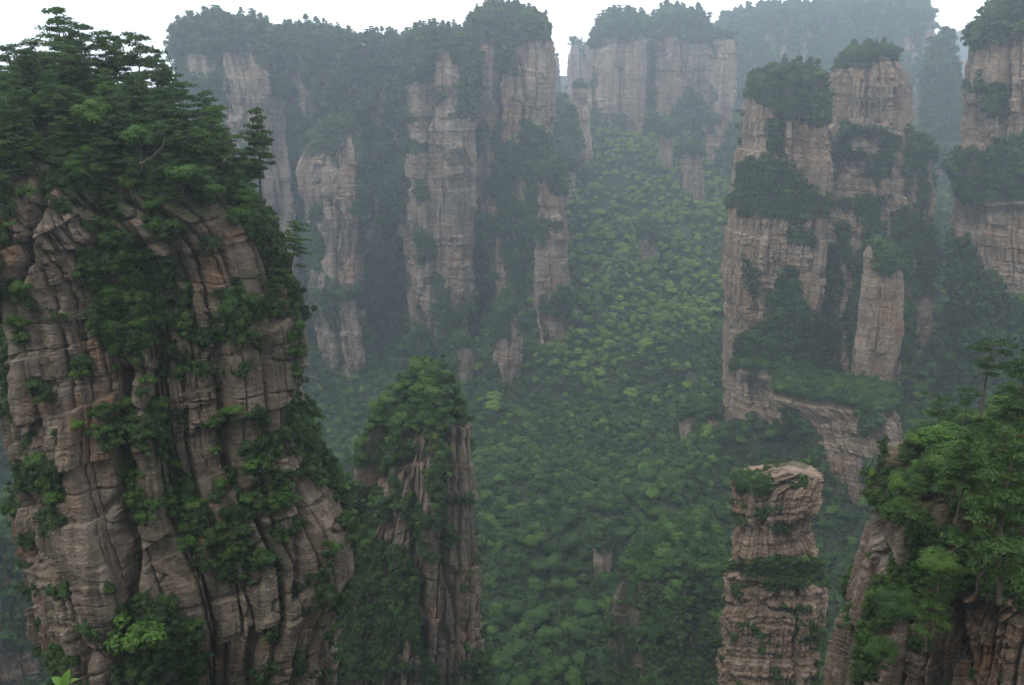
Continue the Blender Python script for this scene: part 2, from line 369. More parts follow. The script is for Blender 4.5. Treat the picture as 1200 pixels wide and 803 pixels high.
    G2 = np.minimum.reduce([G, greenness(px, py-ro, wpx, wpy), greenness(px-ro, py, wpx, wpy), greenness(px+ro, py, wpx, wpy), greenness(px, py+ro, wpx, wpy)]) if bare is not None else G
    Gb = np.clip(fbm(X/(12*sc), Zg/(10*sc), Y/(12*sc), seed+8, 3)*3+0.3, 0, 1)
    G = np.where(front, G, Gb)
    G = np.maximum(G, (K < 0.97)*1.0*(topdens > 0)); G2 = np.where(front & (K >= .97), G2, G)
    rel = rel - 0.25*sc*G*rel*0 + G*fade*sc*0.5*fbm(X/(4*sc), Y/(4*sc), Zg/(4*sc), seed+12, 2)
    X = X + nX*rel; Y = Y + nY*rel
    Zg = Zg + (K < 1)*0.5*sc*vn(X/(5*sc), Y/(5*sc), 0*X, seed+33)
    nr, nc = X.shape
    ii = np.arange(nr*nc).reshape(nr, nc); jj = np.roll(ii, -1, 1)
    Q = np.stack([ii[:-1], ii[1:], jj[1:], jj[:-1]], -1).reshape(-1, 4)
    V = np.c_[X.ravel(), Y.ravel(), Zg.ravel()]
    # close the top
    V = np.vstack([V, [X[0].mean(), Y[0].mean(), Zg[0].mean()]]); top_i = len(V)-1
    me = np_mesh(name, V, np.vstack([Q, np.stack([ii[0], jj[0], np.full(nc, top_i), np.full(nc, top_i)], -1)[:0]]),
                 {'tone': np.r_[tone.ravel(), .5], 'green': np.r_[np.clip(G.ravel()*1.0, 0, 1), 1]}, [M[mat]])
    ob = link(name, me); tag(ob, label, category)
    # coarse depth map
    p2, q2 = proj(X, Y, Zg); a = (q2/2).astype(int).ravel(); bq = (p2/2).astype(int).ravel(); ok = (a >= 0) & (a < 402) & (bq >= 0) & (bq < 600)
    np.minimum.at(ZB, (a[ok], bq[ok]), Y.ravel()[ok])
    PILLARS.append((cyy[o], zz[o], cx[o], hw[o], depth, hwm, ex, ca, sa_))
    # scatter plants on the faces
    A0 = V[Q[:, 0]]; d1 = V[Q[:, 2]]-A0; d2_ = V[Q[:, 3]]-V[Q[:, 1]]
    nn_ = np.cross(d1, d2_); ar = np.linalg.norm(nn_, axis=1)/2; nv = nn_/np.maximum(2*ar[:, None], 1e-9)
    if nv[Q.shape[0]//2, 1] > 0 and False: nv = -nv
    cen = V[Q].mean(1); gq = np.r_[G2.ravel(), 1][Q].mean(1); kq = np.r_[K.ravel(), 0][Q].mean(1)
    hn = np.c_[nX.ravel(), nY.ravel()][Q[:, 0]]
    rng = np.random.default_rng(seed*7+1)
    slq = np.repeat(SLr[:-1], nc); cap = (kq < 0.97) | ((slq > 0.42) & (gq > .9) & (topdens > 0))
    cl = 0.5+0.95*fbm(cen[:, 0]/(2.6*shrub), cen[:, 1]/(2.6*shrub), cen[:, 2]/(2.2*shrub), seed+61, 2); gq = np.where(cl < np.minimum(gq*1.0, .80), 1.0, 0.0)*(gq > 0.02); gq = np.where(kq < .97, 1, gq)
    ter = terrain(cen[:, 0], cen[:, 1]); ok = cen[:, 2] > ter-1
    back = (hn[:, 1] > 0.5) & ~cap
    # area: use the smooth area of the face, not that of its steps
    sa = np.minimum(ar, 2.2*np.median(ar[~cap]) if (~cap).any() else ar)
    steep = (~cap)
    pr = sa*gq*dens/(shrub*shrub*0.42)*np.where(back, backd, 1.0)*ok*steep
    hit = rng.random(len(pr)) < pr
    for i in np.nonzero(hit)[0]:
        c = cen[i]; r = shrub*rng.uniform(0.5, 1.5); 
        kd = 'shrub' if rng.random() < 0.72 else 'broad'
        if kd == 'shrub': VEG.append((kd, c[0]+hn[i, 0]*r*.15, c[1]+hn[i, 1]*r*.15, c[2]-r*.2, r, region))
        else: VEG.append((kd, c[0], c[1], c[2]-1, r*1.9, region))
    pr = sa*0; pr[cap] = ar[cap]/(treeh*treeh*0.12)*topdens*dens
    hit = rng.random(len(pr)) < pr*ok
    for i in np.nonzero(hit)[0]:
        c = cen[i]; hgt = treeh*rng.uniform(0.6, 1.15); pf = {'mix': .35, 'pine': .62, 'broad': .06}[top]
        if region == 'left' and rng.random() < .12: VEG.append(('pine', c[0], c[1], c[2]-.3, rng.uniform(6.5, 9), region)); continue
        if treeh > 6 and rng.random() < (.10 if top != 'broad' else .04): VEG.append(('pine', c[0], c[1], c[2]-.3, treeh*rng.uniform(1.2, 1.65), region)); continue
        VEG.append(('pine' if rng.random() < pf else 'broad', c[0], c[1], c[2]-.3, hgt, region))
    return ob

def rect(x0, y0, x1, y1): return [(x0, y0), (x1, y0), (x1, y1), (x0, y1)]

# --- the big near pillar on the left
pillar('rock_pillar', 125, [(138,45,108),(154,0,156),(178,-40,206),(208,-60,256),(240,-55,302),(275,-20,322),(310,2,330),(360,12,338),(420,20,345),(470,22,348),(520,28,362),(560,32,385),(600,42,404),(650,56,408),(700,70,396),(750,84,388),(803,98,382),(950,150,372)],
  24, 'massive brown rock pillar nearest the viewer, its wooded summit reaching above the horizon', 'rock_near', sc=1.35, seed=3, region='left', treeh=4.3, shrub=1.1, dens=0.8, top='pine', capk=.05, topdens=.85, amp=.82, ex=3.2, dip=-0.12,
  green=[([(-80,80),(120,80),(230,150),(300,190),(370,300),(330,330),(290,266),(240,250),(200,276),(160,252),(120,285),(60,205),(25,235),(0,300),(-80,300)],1.0),
   ([(88,300),(150,272),(232,325),(228,398),(190,380),(150,425),(112,395)],0.95), (rect(-40,300,24,600),0.8), ([(24,330),(50,320),(60,380),(30,420)],0.4),
   ([(285,275),(345,300),(350,380),(345,560),(300,545),(292,450),(262,390)],0.30), ([(255,340),(292,350),(290,400),(262,395)],0.9), ([(120,470),(180,480),(205,540),(250,600),(225,680),(180,640),(140,560)],0.6),
   ([(250,560),(330,540),(335,650),(280,700),(238,640)],0.6), ([(145,700),(200,690),(240,740),(230,810),(150,810)],0.9), ([(355,470),(420,520),(440,640),(410,640),(380,590),(350,540)],0.6), ([(30,540),(70,530),(95,560),(60,580)],0.7), (rect(0,200,420,820),0.16)],
  gully=[([(150,440),(150,560),(158,650),(150,810)],9,4.5), ([(190,400),(178,480),(205,560),(225,640)],6,2.0), ([(262,440),(285,600),(300,803)],5,1.8), ([(120,250),(112,330)],8,2.0), ([(60,210),(40,280),(35,330)],6,3), ([(340,420),(352,560),(345,700)],5,2)])
# --- middle pillar
pillar('rock_pillar', 232, [(446,503,510),(456,488,520),(470,478,530),(492,452,545),(520,437,550),(560,428,552),(620,405,556),(680,392,562),(740,380,564),(803,372,566),(950,352,585)],
  19, 'narrow rock fin capped with dark trees just right of the massive left pillar', 'rock_near', sc=1.4, seed=5, region='middle', treeh=5, shrub=1.7, dens=0.8, capk=.3, top='mix', ex=2.2,
  green=[([(420,400),(560,400),(548,490),(525,500),(515,530),(490,510),(470,540),(440,545),(420,540)],1.0), ([(380,600),(430,560),(440,640),(470,640),(490,680),(485,740),(500,760),(520,803),(500,803),(480,740),(440,810),(360,810)],1.0),
   ([(500,560),(520,540),(520,600),(505,620)],0.8), ([(455,560),(500,600),(495,660),(460,640)],0.4), (rect(545,760,600,810),1.0), (rect(380,480,600,820),0.08)],
  gully=[([(478,540),(490,640),(500,803)],6,4), ([(515,500),(520,640),(540,740)],4,2.5)])
# --- small leaning pillar at the lower right
pillar('rock_pillar', 190, [(548,926,962),(556,900,963),(566,866,962),(575,862,960),(595,861,954),(618,866,946),(632,864,952),(652,862,958),(664,866,958),(676,856,970),(700,856,968),(730,856,962),(765,852,960),(803,848,955),(950,838,948)],
  9, 'small leaning sandstone pillar with a bare bedded top and a belt of shrubs halfway down', 'rock_mid', sc=0.62, seed=8, region='small', treeh=3, shrub=0.95, dens=0.8, top='broad', topdens=0.0, dip=-0.13, ex=3.0, capk=0.03, bed=2.4,
  green=[([(865,552),(905,550),(905,580),(868,582)],1.0), ([(888,600),(905,598),(900,612),(888,612)],0.9), ([(870,662),(890,654),(955,656),(968,680),(940,692),(905,694),(872,678)],.95), (rect(852,655,872,672),.5), (rect(928,715,975,760),0.3), (rect(840,560,980,810),0.04)],
  gully=[([(858,676),(960,690)],4,-1.2), ([(940,695),(932,803)],4,2.5), ([(860,705),(935,725)],3,1.2)])
# --- near right cliff
pillar('cliff', 80, [(500,1215,1600),(530,1140,1620),(560,1085,1630),(590,1035,1640),(640,1020,1640),(668,1024,1640),(685,998,1640),(720,986,1640),(760,978,1640),(803,966,1640),(950,948,1640)],
  17, 'near brown cliff under leaning pines at the lower right', 'rock_near', sc=1.05, seed=11, region='right', treeh=3.6, shrub=0.8, dens=0.7, capk=.1, topdens=.7, top='pine', category='cliff', ex=2.4, base=-150, face=1.3,
  green=[([(1040,540),(1100,500),(1250,440),(1300,600),(1250,690),(1180,700),(1140,680),(1100,690),(1080,650),(1085,610),(1060,600),(1030,600),(1010,585)],1.0),
    ([(1010,690),(1060,670),(1130,650),(1110,700),(1060,720),(1040,790),(1000,800),(990,760)],1.0), (rect(1100,640,1200,690),0.35), (rect(970,560,1210,820),0.05)],
  gully=[([(1112,740),(1120,803)],8,2.0), ([(1150,700),(1165,803)],5,1.2), ([(1050,670),(1010,760),(1000,820)],9,2.0)])
# --- right cluster in the middle distance
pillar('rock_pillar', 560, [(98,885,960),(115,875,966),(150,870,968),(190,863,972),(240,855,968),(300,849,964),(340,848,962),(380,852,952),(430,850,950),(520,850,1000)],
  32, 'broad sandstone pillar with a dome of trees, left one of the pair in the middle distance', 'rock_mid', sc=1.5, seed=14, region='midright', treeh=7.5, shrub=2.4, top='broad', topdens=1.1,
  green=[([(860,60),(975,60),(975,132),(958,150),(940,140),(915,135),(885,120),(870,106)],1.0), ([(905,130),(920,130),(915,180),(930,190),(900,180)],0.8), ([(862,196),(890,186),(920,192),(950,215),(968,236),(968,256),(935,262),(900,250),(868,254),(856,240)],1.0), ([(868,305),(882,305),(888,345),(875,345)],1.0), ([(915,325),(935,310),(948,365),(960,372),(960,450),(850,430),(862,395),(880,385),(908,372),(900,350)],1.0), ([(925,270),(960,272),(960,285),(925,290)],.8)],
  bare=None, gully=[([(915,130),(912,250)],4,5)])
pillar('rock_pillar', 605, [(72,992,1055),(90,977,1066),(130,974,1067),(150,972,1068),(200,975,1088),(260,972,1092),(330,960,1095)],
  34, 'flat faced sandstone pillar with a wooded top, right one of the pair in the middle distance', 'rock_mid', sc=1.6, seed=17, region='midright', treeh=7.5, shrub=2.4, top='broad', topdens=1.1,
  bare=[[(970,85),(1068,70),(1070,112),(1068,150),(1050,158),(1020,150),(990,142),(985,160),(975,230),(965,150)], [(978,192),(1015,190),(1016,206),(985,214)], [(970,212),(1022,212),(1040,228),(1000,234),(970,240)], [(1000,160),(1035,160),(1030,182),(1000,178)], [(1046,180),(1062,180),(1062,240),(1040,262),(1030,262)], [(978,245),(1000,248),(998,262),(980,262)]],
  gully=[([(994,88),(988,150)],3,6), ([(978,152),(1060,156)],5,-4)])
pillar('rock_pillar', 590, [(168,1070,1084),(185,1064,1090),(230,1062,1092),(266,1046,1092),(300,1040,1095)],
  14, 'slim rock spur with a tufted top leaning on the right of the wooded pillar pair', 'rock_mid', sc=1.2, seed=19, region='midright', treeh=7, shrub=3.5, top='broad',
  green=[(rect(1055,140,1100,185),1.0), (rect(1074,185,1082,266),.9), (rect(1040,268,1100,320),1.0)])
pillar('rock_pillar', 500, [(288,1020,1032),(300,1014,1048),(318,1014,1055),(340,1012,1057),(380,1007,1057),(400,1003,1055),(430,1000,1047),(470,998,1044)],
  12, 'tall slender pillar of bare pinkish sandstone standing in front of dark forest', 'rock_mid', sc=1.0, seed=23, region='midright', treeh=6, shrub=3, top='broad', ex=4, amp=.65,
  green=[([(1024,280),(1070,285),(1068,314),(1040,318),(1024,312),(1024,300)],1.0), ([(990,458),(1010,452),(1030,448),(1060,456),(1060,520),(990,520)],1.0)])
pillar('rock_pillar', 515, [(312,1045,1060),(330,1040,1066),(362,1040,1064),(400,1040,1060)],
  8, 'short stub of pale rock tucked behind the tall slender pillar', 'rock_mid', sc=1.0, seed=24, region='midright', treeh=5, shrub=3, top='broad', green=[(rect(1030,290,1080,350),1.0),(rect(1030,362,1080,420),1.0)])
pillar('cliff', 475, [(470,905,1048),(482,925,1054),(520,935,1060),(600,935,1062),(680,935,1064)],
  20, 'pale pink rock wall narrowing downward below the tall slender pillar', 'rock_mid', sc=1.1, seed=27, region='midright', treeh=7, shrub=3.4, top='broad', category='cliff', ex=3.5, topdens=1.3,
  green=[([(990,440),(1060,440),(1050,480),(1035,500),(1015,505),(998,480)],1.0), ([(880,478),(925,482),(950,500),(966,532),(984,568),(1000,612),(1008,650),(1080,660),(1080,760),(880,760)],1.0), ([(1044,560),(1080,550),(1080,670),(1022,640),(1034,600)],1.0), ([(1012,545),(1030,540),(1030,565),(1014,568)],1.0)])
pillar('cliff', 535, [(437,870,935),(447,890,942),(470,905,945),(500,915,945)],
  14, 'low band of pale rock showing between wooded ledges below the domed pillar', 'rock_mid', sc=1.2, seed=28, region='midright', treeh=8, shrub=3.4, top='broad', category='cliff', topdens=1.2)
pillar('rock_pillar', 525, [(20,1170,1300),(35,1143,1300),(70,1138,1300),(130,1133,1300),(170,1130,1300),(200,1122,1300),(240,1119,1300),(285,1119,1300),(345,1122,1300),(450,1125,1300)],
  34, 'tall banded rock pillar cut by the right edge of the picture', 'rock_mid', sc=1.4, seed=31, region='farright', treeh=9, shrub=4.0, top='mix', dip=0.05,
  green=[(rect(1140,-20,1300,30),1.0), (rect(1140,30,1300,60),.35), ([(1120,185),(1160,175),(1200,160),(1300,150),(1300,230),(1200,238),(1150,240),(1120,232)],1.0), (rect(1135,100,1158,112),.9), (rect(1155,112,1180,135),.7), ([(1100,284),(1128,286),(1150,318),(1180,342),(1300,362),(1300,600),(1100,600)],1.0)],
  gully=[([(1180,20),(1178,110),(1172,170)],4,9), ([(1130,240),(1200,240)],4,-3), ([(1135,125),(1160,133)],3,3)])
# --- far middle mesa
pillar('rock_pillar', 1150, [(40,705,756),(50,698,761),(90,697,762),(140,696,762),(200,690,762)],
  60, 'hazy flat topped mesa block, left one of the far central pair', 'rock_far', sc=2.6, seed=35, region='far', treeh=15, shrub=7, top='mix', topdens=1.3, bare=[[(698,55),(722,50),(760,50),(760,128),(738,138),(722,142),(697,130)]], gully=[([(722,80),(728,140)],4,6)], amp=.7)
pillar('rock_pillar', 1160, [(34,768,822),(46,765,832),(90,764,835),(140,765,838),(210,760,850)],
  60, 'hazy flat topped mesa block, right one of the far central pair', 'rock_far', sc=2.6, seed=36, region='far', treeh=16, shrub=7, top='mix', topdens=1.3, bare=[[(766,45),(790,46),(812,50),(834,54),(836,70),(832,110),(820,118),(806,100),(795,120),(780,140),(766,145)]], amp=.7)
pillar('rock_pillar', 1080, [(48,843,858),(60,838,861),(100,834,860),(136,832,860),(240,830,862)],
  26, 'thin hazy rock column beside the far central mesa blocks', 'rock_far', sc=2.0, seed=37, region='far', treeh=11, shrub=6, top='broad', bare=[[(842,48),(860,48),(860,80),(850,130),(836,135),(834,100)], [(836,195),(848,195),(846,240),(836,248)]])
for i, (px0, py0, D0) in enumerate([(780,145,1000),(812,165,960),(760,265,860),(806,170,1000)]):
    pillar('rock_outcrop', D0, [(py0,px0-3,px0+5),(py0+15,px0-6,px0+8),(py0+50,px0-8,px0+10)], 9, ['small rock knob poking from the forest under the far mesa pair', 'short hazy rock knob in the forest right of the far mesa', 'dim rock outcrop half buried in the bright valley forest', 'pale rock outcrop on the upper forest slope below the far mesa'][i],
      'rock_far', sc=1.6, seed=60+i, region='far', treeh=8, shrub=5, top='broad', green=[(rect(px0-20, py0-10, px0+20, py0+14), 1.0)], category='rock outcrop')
# --- very far ridge, pinnacles
pillar('mesa', 1480, [(16,985,1078),(26,860,1087),(60,830,1090),(110,790,1092),(200,780,1100)], 150, 'long hazy tableland on the horizon behind the right pillars', 'rock_far', sc=4, seed=41, region='horizon', treeh=16, shrub=11, dens=.9, top='mix', category='mesa', bare=[], capk=.06, ex=5)
for i, (D0, pf) in enumerate([(1500, [(68,651,654),(80,650,657),(110,649,660),(160,646,664)]), (1600, [(76,643,648),(90,641,650),(150,640,652)]), (1450, [(54,673,684),(66,670,690),(90,668,696),(150,660,700)]), (1380, [(46,690,699),(60,686,701),(100,684,702),(160,680,705)]),
        (1000, [(48,1102,1113),(58,1096,1114),(100,1088,1118),(200,1080,1130)]), (1250, [(70,1084,1096),(100,1075,1102),(180,1070,1110)]), (1050, [(104,676,684),(120,674,686),(180,670,690)]), (1000, [(122,652,662),(140,650,666),(200,645,670)])]):
    pillar('rock_pinnacle', D0, pf, [9,10,18,16,20,20,12,12][i], ['thin faint pinnacle standing clear against the sky in the gap', 'faintest low pinnacle at the left of the sky gap', 'broad faint pinnacle in the middle of the sky gap', 'faint pinnacle touching the left side of the far mesa',
        'dark wooded pinnacle left of the pillar at the picture edge', 'dim pinnacle between the tableland and the dark wooded pinnacle', 'small reddish rock stump below the sky gap', 'dark wooded stump at the right foot of the long wall'][i],
        'rock_far', sc=2.2, seed=45+i, region='far', treeh=7, shrub=7, top='broad', category='rock pinnacle', green=[(rect(1080,30,1140,200), .85), (rect(640,125,670,200),.8)], capk=.6)
# --- long back wall on the left
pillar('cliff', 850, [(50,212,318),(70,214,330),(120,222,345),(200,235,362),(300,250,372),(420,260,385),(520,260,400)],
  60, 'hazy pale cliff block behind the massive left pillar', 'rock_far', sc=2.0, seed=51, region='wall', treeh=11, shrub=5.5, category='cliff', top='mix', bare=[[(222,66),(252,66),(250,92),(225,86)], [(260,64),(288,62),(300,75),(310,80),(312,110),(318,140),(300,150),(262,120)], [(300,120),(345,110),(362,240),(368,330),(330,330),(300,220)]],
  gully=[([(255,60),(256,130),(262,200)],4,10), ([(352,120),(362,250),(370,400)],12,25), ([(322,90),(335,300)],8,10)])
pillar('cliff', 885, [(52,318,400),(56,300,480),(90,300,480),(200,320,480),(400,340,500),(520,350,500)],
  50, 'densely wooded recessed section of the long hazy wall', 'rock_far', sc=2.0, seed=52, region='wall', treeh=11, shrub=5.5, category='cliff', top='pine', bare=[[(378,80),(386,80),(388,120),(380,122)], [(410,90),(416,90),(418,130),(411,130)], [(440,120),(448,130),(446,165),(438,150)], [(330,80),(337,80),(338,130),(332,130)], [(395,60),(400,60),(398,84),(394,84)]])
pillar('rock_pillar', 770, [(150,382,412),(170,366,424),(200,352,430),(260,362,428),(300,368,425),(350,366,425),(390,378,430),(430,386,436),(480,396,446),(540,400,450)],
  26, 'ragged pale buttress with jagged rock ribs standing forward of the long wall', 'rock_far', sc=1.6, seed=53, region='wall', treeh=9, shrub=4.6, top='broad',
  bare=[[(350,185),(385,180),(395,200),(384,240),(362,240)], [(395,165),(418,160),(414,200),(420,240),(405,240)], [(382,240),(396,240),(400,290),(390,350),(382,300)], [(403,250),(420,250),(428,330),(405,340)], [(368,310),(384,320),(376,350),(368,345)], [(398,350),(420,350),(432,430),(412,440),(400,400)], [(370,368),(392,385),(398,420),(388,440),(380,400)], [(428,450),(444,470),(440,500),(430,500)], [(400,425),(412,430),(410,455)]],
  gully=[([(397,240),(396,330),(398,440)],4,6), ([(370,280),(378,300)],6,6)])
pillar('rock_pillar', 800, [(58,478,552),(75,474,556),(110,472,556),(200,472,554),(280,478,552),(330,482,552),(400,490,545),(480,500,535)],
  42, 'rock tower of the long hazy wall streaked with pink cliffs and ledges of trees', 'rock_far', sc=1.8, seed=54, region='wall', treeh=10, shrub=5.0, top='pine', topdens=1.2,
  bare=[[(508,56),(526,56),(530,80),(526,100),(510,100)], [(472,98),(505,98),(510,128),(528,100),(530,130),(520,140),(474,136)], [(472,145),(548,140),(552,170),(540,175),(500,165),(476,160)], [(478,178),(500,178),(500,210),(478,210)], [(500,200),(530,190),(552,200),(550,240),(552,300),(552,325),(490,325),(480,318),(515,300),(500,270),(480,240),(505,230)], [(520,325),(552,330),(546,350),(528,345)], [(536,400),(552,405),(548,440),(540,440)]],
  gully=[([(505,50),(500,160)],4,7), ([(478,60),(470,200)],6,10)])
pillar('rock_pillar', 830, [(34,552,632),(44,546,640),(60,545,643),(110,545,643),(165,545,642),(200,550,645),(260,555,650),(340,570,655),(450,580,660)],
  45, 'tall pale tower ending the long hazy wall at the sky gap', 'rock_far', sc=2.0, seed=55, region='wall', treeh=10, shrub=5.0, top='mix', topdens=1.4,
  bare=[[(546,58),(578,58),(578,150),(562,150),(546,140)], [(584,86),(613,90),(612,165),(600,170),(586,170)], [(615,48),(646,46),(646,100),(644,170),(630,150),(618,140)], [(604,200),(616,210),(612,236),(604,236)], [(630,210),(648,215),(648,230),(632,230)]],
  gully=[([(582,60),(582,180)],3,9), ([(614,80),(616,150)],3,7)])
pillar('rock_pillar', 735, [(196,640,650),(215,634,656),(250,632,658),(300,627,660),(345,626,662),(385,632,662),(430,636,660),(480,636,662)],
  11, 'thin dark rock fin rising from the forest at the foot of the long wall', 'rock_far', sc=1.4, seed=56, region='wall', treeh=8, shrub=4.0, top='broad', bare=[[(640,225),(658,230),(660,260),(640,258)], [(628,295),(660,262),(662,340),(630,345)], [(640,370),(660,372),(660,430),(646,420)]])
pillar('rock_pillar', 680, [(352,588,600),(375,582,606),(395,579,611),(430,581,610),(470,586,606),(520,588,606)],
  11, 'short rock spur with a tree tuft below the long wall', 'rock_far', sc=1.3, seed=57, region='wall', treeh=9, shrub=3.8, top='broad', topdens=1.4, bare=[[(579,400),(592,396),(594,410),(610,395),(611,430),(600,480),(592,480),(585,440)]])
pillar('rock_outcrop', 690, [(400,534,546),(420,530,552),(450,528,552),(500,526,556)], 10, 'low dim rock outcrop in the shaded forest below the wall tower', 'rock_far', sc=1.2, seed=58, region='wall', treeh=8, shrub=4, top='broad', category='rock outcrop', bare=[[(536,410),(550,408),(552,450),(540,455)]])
# --- pieces low in the valley
pillar('rock_outcrop', 408, [(622,699,714),(634,697,717),(660,698,718),(692,700,719)], 4, 'little squat rock stump alone in the valley forest', 'rock_far', sc=0.9, seed=70, region='valley', treeh=6, shrub=2.5, top='broad', category='rock outcrop', green=[(rect(690,615,725,642),.6)])
pillar('rock_pillar', 320, [(632,795,835),(645,765,852),(665,738,860),(700,730,862),(750,728,862),(830,724,862)], 24, 'dark shadowed rock mass overgrown with trees left of the small leaning pillar', 'rock_shaded', sc=1.4, seed=71, region='valley', treeh=7, shrub=2.8, top='broad',
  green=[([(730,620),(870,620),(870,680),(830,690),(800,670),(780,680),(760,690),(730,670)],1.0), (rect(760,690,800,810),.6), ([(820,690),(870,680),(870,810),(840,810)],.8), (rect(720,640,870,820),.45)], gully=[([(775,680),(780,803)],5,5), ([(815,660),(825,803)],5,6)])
pillar('rock_outcrop', 560, [(482,806,826),(492,802,842),(515,800,845),(560,798,848)], 12, 'grey rock outcrop breaking the forest left of the pink rock wall', 'rock_far', sc=1.1, seed=72, region='valley', treeh=8, shrub=3.2, top='broad', category='rock outcrop', green=[(rect(795,470,850,495),1.0),(rect(812,495,830,520),.8),(rect(795,520,850,570),1.0)])
pillar('cliff', 560, [(322,-260,6),(340,-260,14),(450,-260,18),(560,-250,26),(640,-240,30)], 50, 'faint grey cliff glimpsed behind the left edge of the massive pillar', 'rock_far', sc=1.6, seed=73, region='leftback', treeh=9, shrub=4.5, top='mix', category='cliff', bare=[rect(-50,330,20,420), rect(0,520,14,600)])
pillar('cliff', 330, [(655,-260,36),(700,-260,60),(760,-260,78),(830,-250,95)], 30, 'dark overgrown cliff at the lower left corner behind the massive pillar', 'rock_shaded', sc=1.4, seed=74, region='leftback', treeh=8, shrub=3.2, top='broad', category='cliff', bare=[[(0,770),(30,760),(60,800),(70,830),(0,830)], rect(0,650,12,690)])
# distant hills
hx = np.linspace(-1500, 2000, 240); hy = np.linspace(2050, 2850, 40); HX, HY = np.meshgrid(hx, hy)
_, _, zpk = unproj(1118, 40, 2300)
HZ = -75 + (zpk+90)*np.exp(-((HX-1160)/190)**2)*np.exp(-((HY-2350)/260)**2) + 40*np.exp(-((HX+100)/700)**2)*np.exp(-((HY-2500)/260)**2) + 18*fbm(HX/160, HY/160, 0*HX, 9, 4)
ii = np.arange(HX.size).reshape(HX.shape); Q = np.stack([ii[:-1, :-1], ii[:-1, 1:], ii[1:, 1:], ii[1:, :-1]], -1).reshape(-1, 4)
tag(link('hills', np_mesh('hills', np.c_[HX.ravel(), HY.ravel(), HZ.ravel()], Q, mats=[M['floor']], smooth=True)), 'faint blue hill on the horizon far behind everything', 'hills', kind='structure')

# ------------------------------------------------------------------ plant models
rs = np.random.default_rng(12)
def unit(v): return v/np.maximum(np.linalg.norm(v, axis=-1, keepdims=True), 1e-9)
def leaves_mesh(P, Nn, size, asp=1.5, rng=rs):
    """one diamond leaf spray at each point"""
    n = len(P); r = unit(rng.normal(size=(n, 3))); T = unit(np.cross(Nn, r)); B = np.cross(Nn, T)
    s = size*rng.uniform(.6, 1.3, (n, 1)); a = T*s*asp*.5; b = B*s*.5
    fold = Nn*s*rng.uniform(-.15, .25, (n, 1))
    V = np.stack([P-a, P+b*.9+fold, P+a, P-b*.9+fold], 1).reshape(-1, 3)
    Q = np.arange(4*n).reshape(-1, 4)
    return V, Q
def tube(pts, rad, k=6):
    pts = np.array(pts, float); rad = np.array(rad, float); V = []
    for i, p in enumerate(pts):
        d = unit(pts[min(i+1, len(pts)-1)]-pts[max(i-1, 0)]); a = unit(np.cross(d, [0.31, 0.95, 0.1])); b = np.cross(d, a)
        an = np.arange(k)*2*math.pi/k
        V.append(p + rad[i]*(np.cos(an)[:, None]*a + np.sin(an)[:, None]*b))
    V = np.vstack(V); n = len(pts); ii = np.arange(n*k).reshape(n, k); jj = np.roll(ii, -1, 1)
    return V, np.stack([ii[:-1], jj[:-1], jj[1:], ii[1:]], -1).reshape(-1, 4)
def merge(parts):
    V = []; Q = []; o = 0
    for v, q in parts: V.append(v); Q.append(q+o); o += len(v)
    return np.vstack(V), np.vstack(Q)
def broad_parts(seed, nleaf, leaf, detail=1):
    """unit broad-leaved tree 1 m tall"""
    rng = np.random.default_rng(seed)
    nb = int(rng.integers(11, 17)*detail**.5); R0 = rng.uniform(.36, .47); zc = rng.uniform(.60, .66); hz = rng.uniform(.30, .38)
    cs = unit(rng.normal(size=(nb, 3))); cs[:, 2] = np.abs(cs[:, 2])*rng.choice([1, 1, 1, -0.6], nb)
    k = rng.uniform(.45, .95, (nb, 1)); cs = cs*k*np.array([R0*.85, R0*.85, hz*.8]) + [0, 0, zc]
    rb = rng.uniform(.11, .19, nb)/detail**.22
    P = []; Nn = []; L = []
    per = nleaf//nb
    for c, r in zip(cs, rb):
        d = unit(rng.normal(size=(per, 3)) + [0, 0, .55]); rr = r*rng.uniform(.75, 1.08, (per, 1))*np.array([1.15, 1.15, .8])
        P.append(c + d*rr); Nn.append(unit(d*1.0 + unit(c-np.array([0, 0, zc*.7]))*.6 + rng.normal(size=(per, 3))*.28 + [0, 0, .2])); L.append(np.repeat(rng.uniform(0, 1)*.6+.4*rng.random(per), 4))
    P = np.vstack(P); Nn = np.vstack(Nn)
    V, Q = leaves_mesh(P, Nn, leaf, rng=rng); lf = np.concatenate(L)
    bend = rng.normal(0, .03, 2); tr = [tube([(0, 0, -.06), (bend[0]*.4, bend[1]*.4, .2), (bend[0], bend[1], .42), (bend[0]*1.3, bend[1]*1.3, .72)], [.020, .016, .012, .004])]
    for c in cs[::2]:
        tr.append(tube([(bend[0]*.6, bend[1]*.6, .3+.1*rng.random()), ((c[0])*.5, c[1]*.5, c[2]*.75+.08), tuple(c)], [.009, .006, .002], 4))
    return (V, Q, lf), merge(tr)
def shrub_parts(seed, nleaf, leaf):
    rng = np.random.default_rng(seed); nb = int(rng.integers(7, 11)); P = []; Nn = []; L = []
    for i in range(nb):
        c = rng.normal(size=3)*[.38, .38, .30]+[0, 0, .35]; r = rng.uniform(.2, .38); per = nleaf//nb
        d = unit(rng.normal(size=(per, 3))+[0, 0, .4]); P.append(c+d*r*rng.uniform(.7, 1.1, (per, 1))); Nn.append(unit(d+rng.normal(size=(per, 3))*.5+[0, 0, .25])); L.append(np.repeat(rng.uniform(0, 1)*.6+.4*rng.random(per), 4))
    V, Q = leaves_mesh(np.vstack(P), np.vstack(Nn), leaf, rng=rng)
    tr = [tube([(0, 0, -.3), (rng.normal()*.15, rng.normal()*.15, .1), (rng.normal()*.4, rng.normal()*.4, .6)], [.03, .02, .006], 4) for _ in range(3)]
    return (V, Q, np.concatenate(L)), merge(tr)
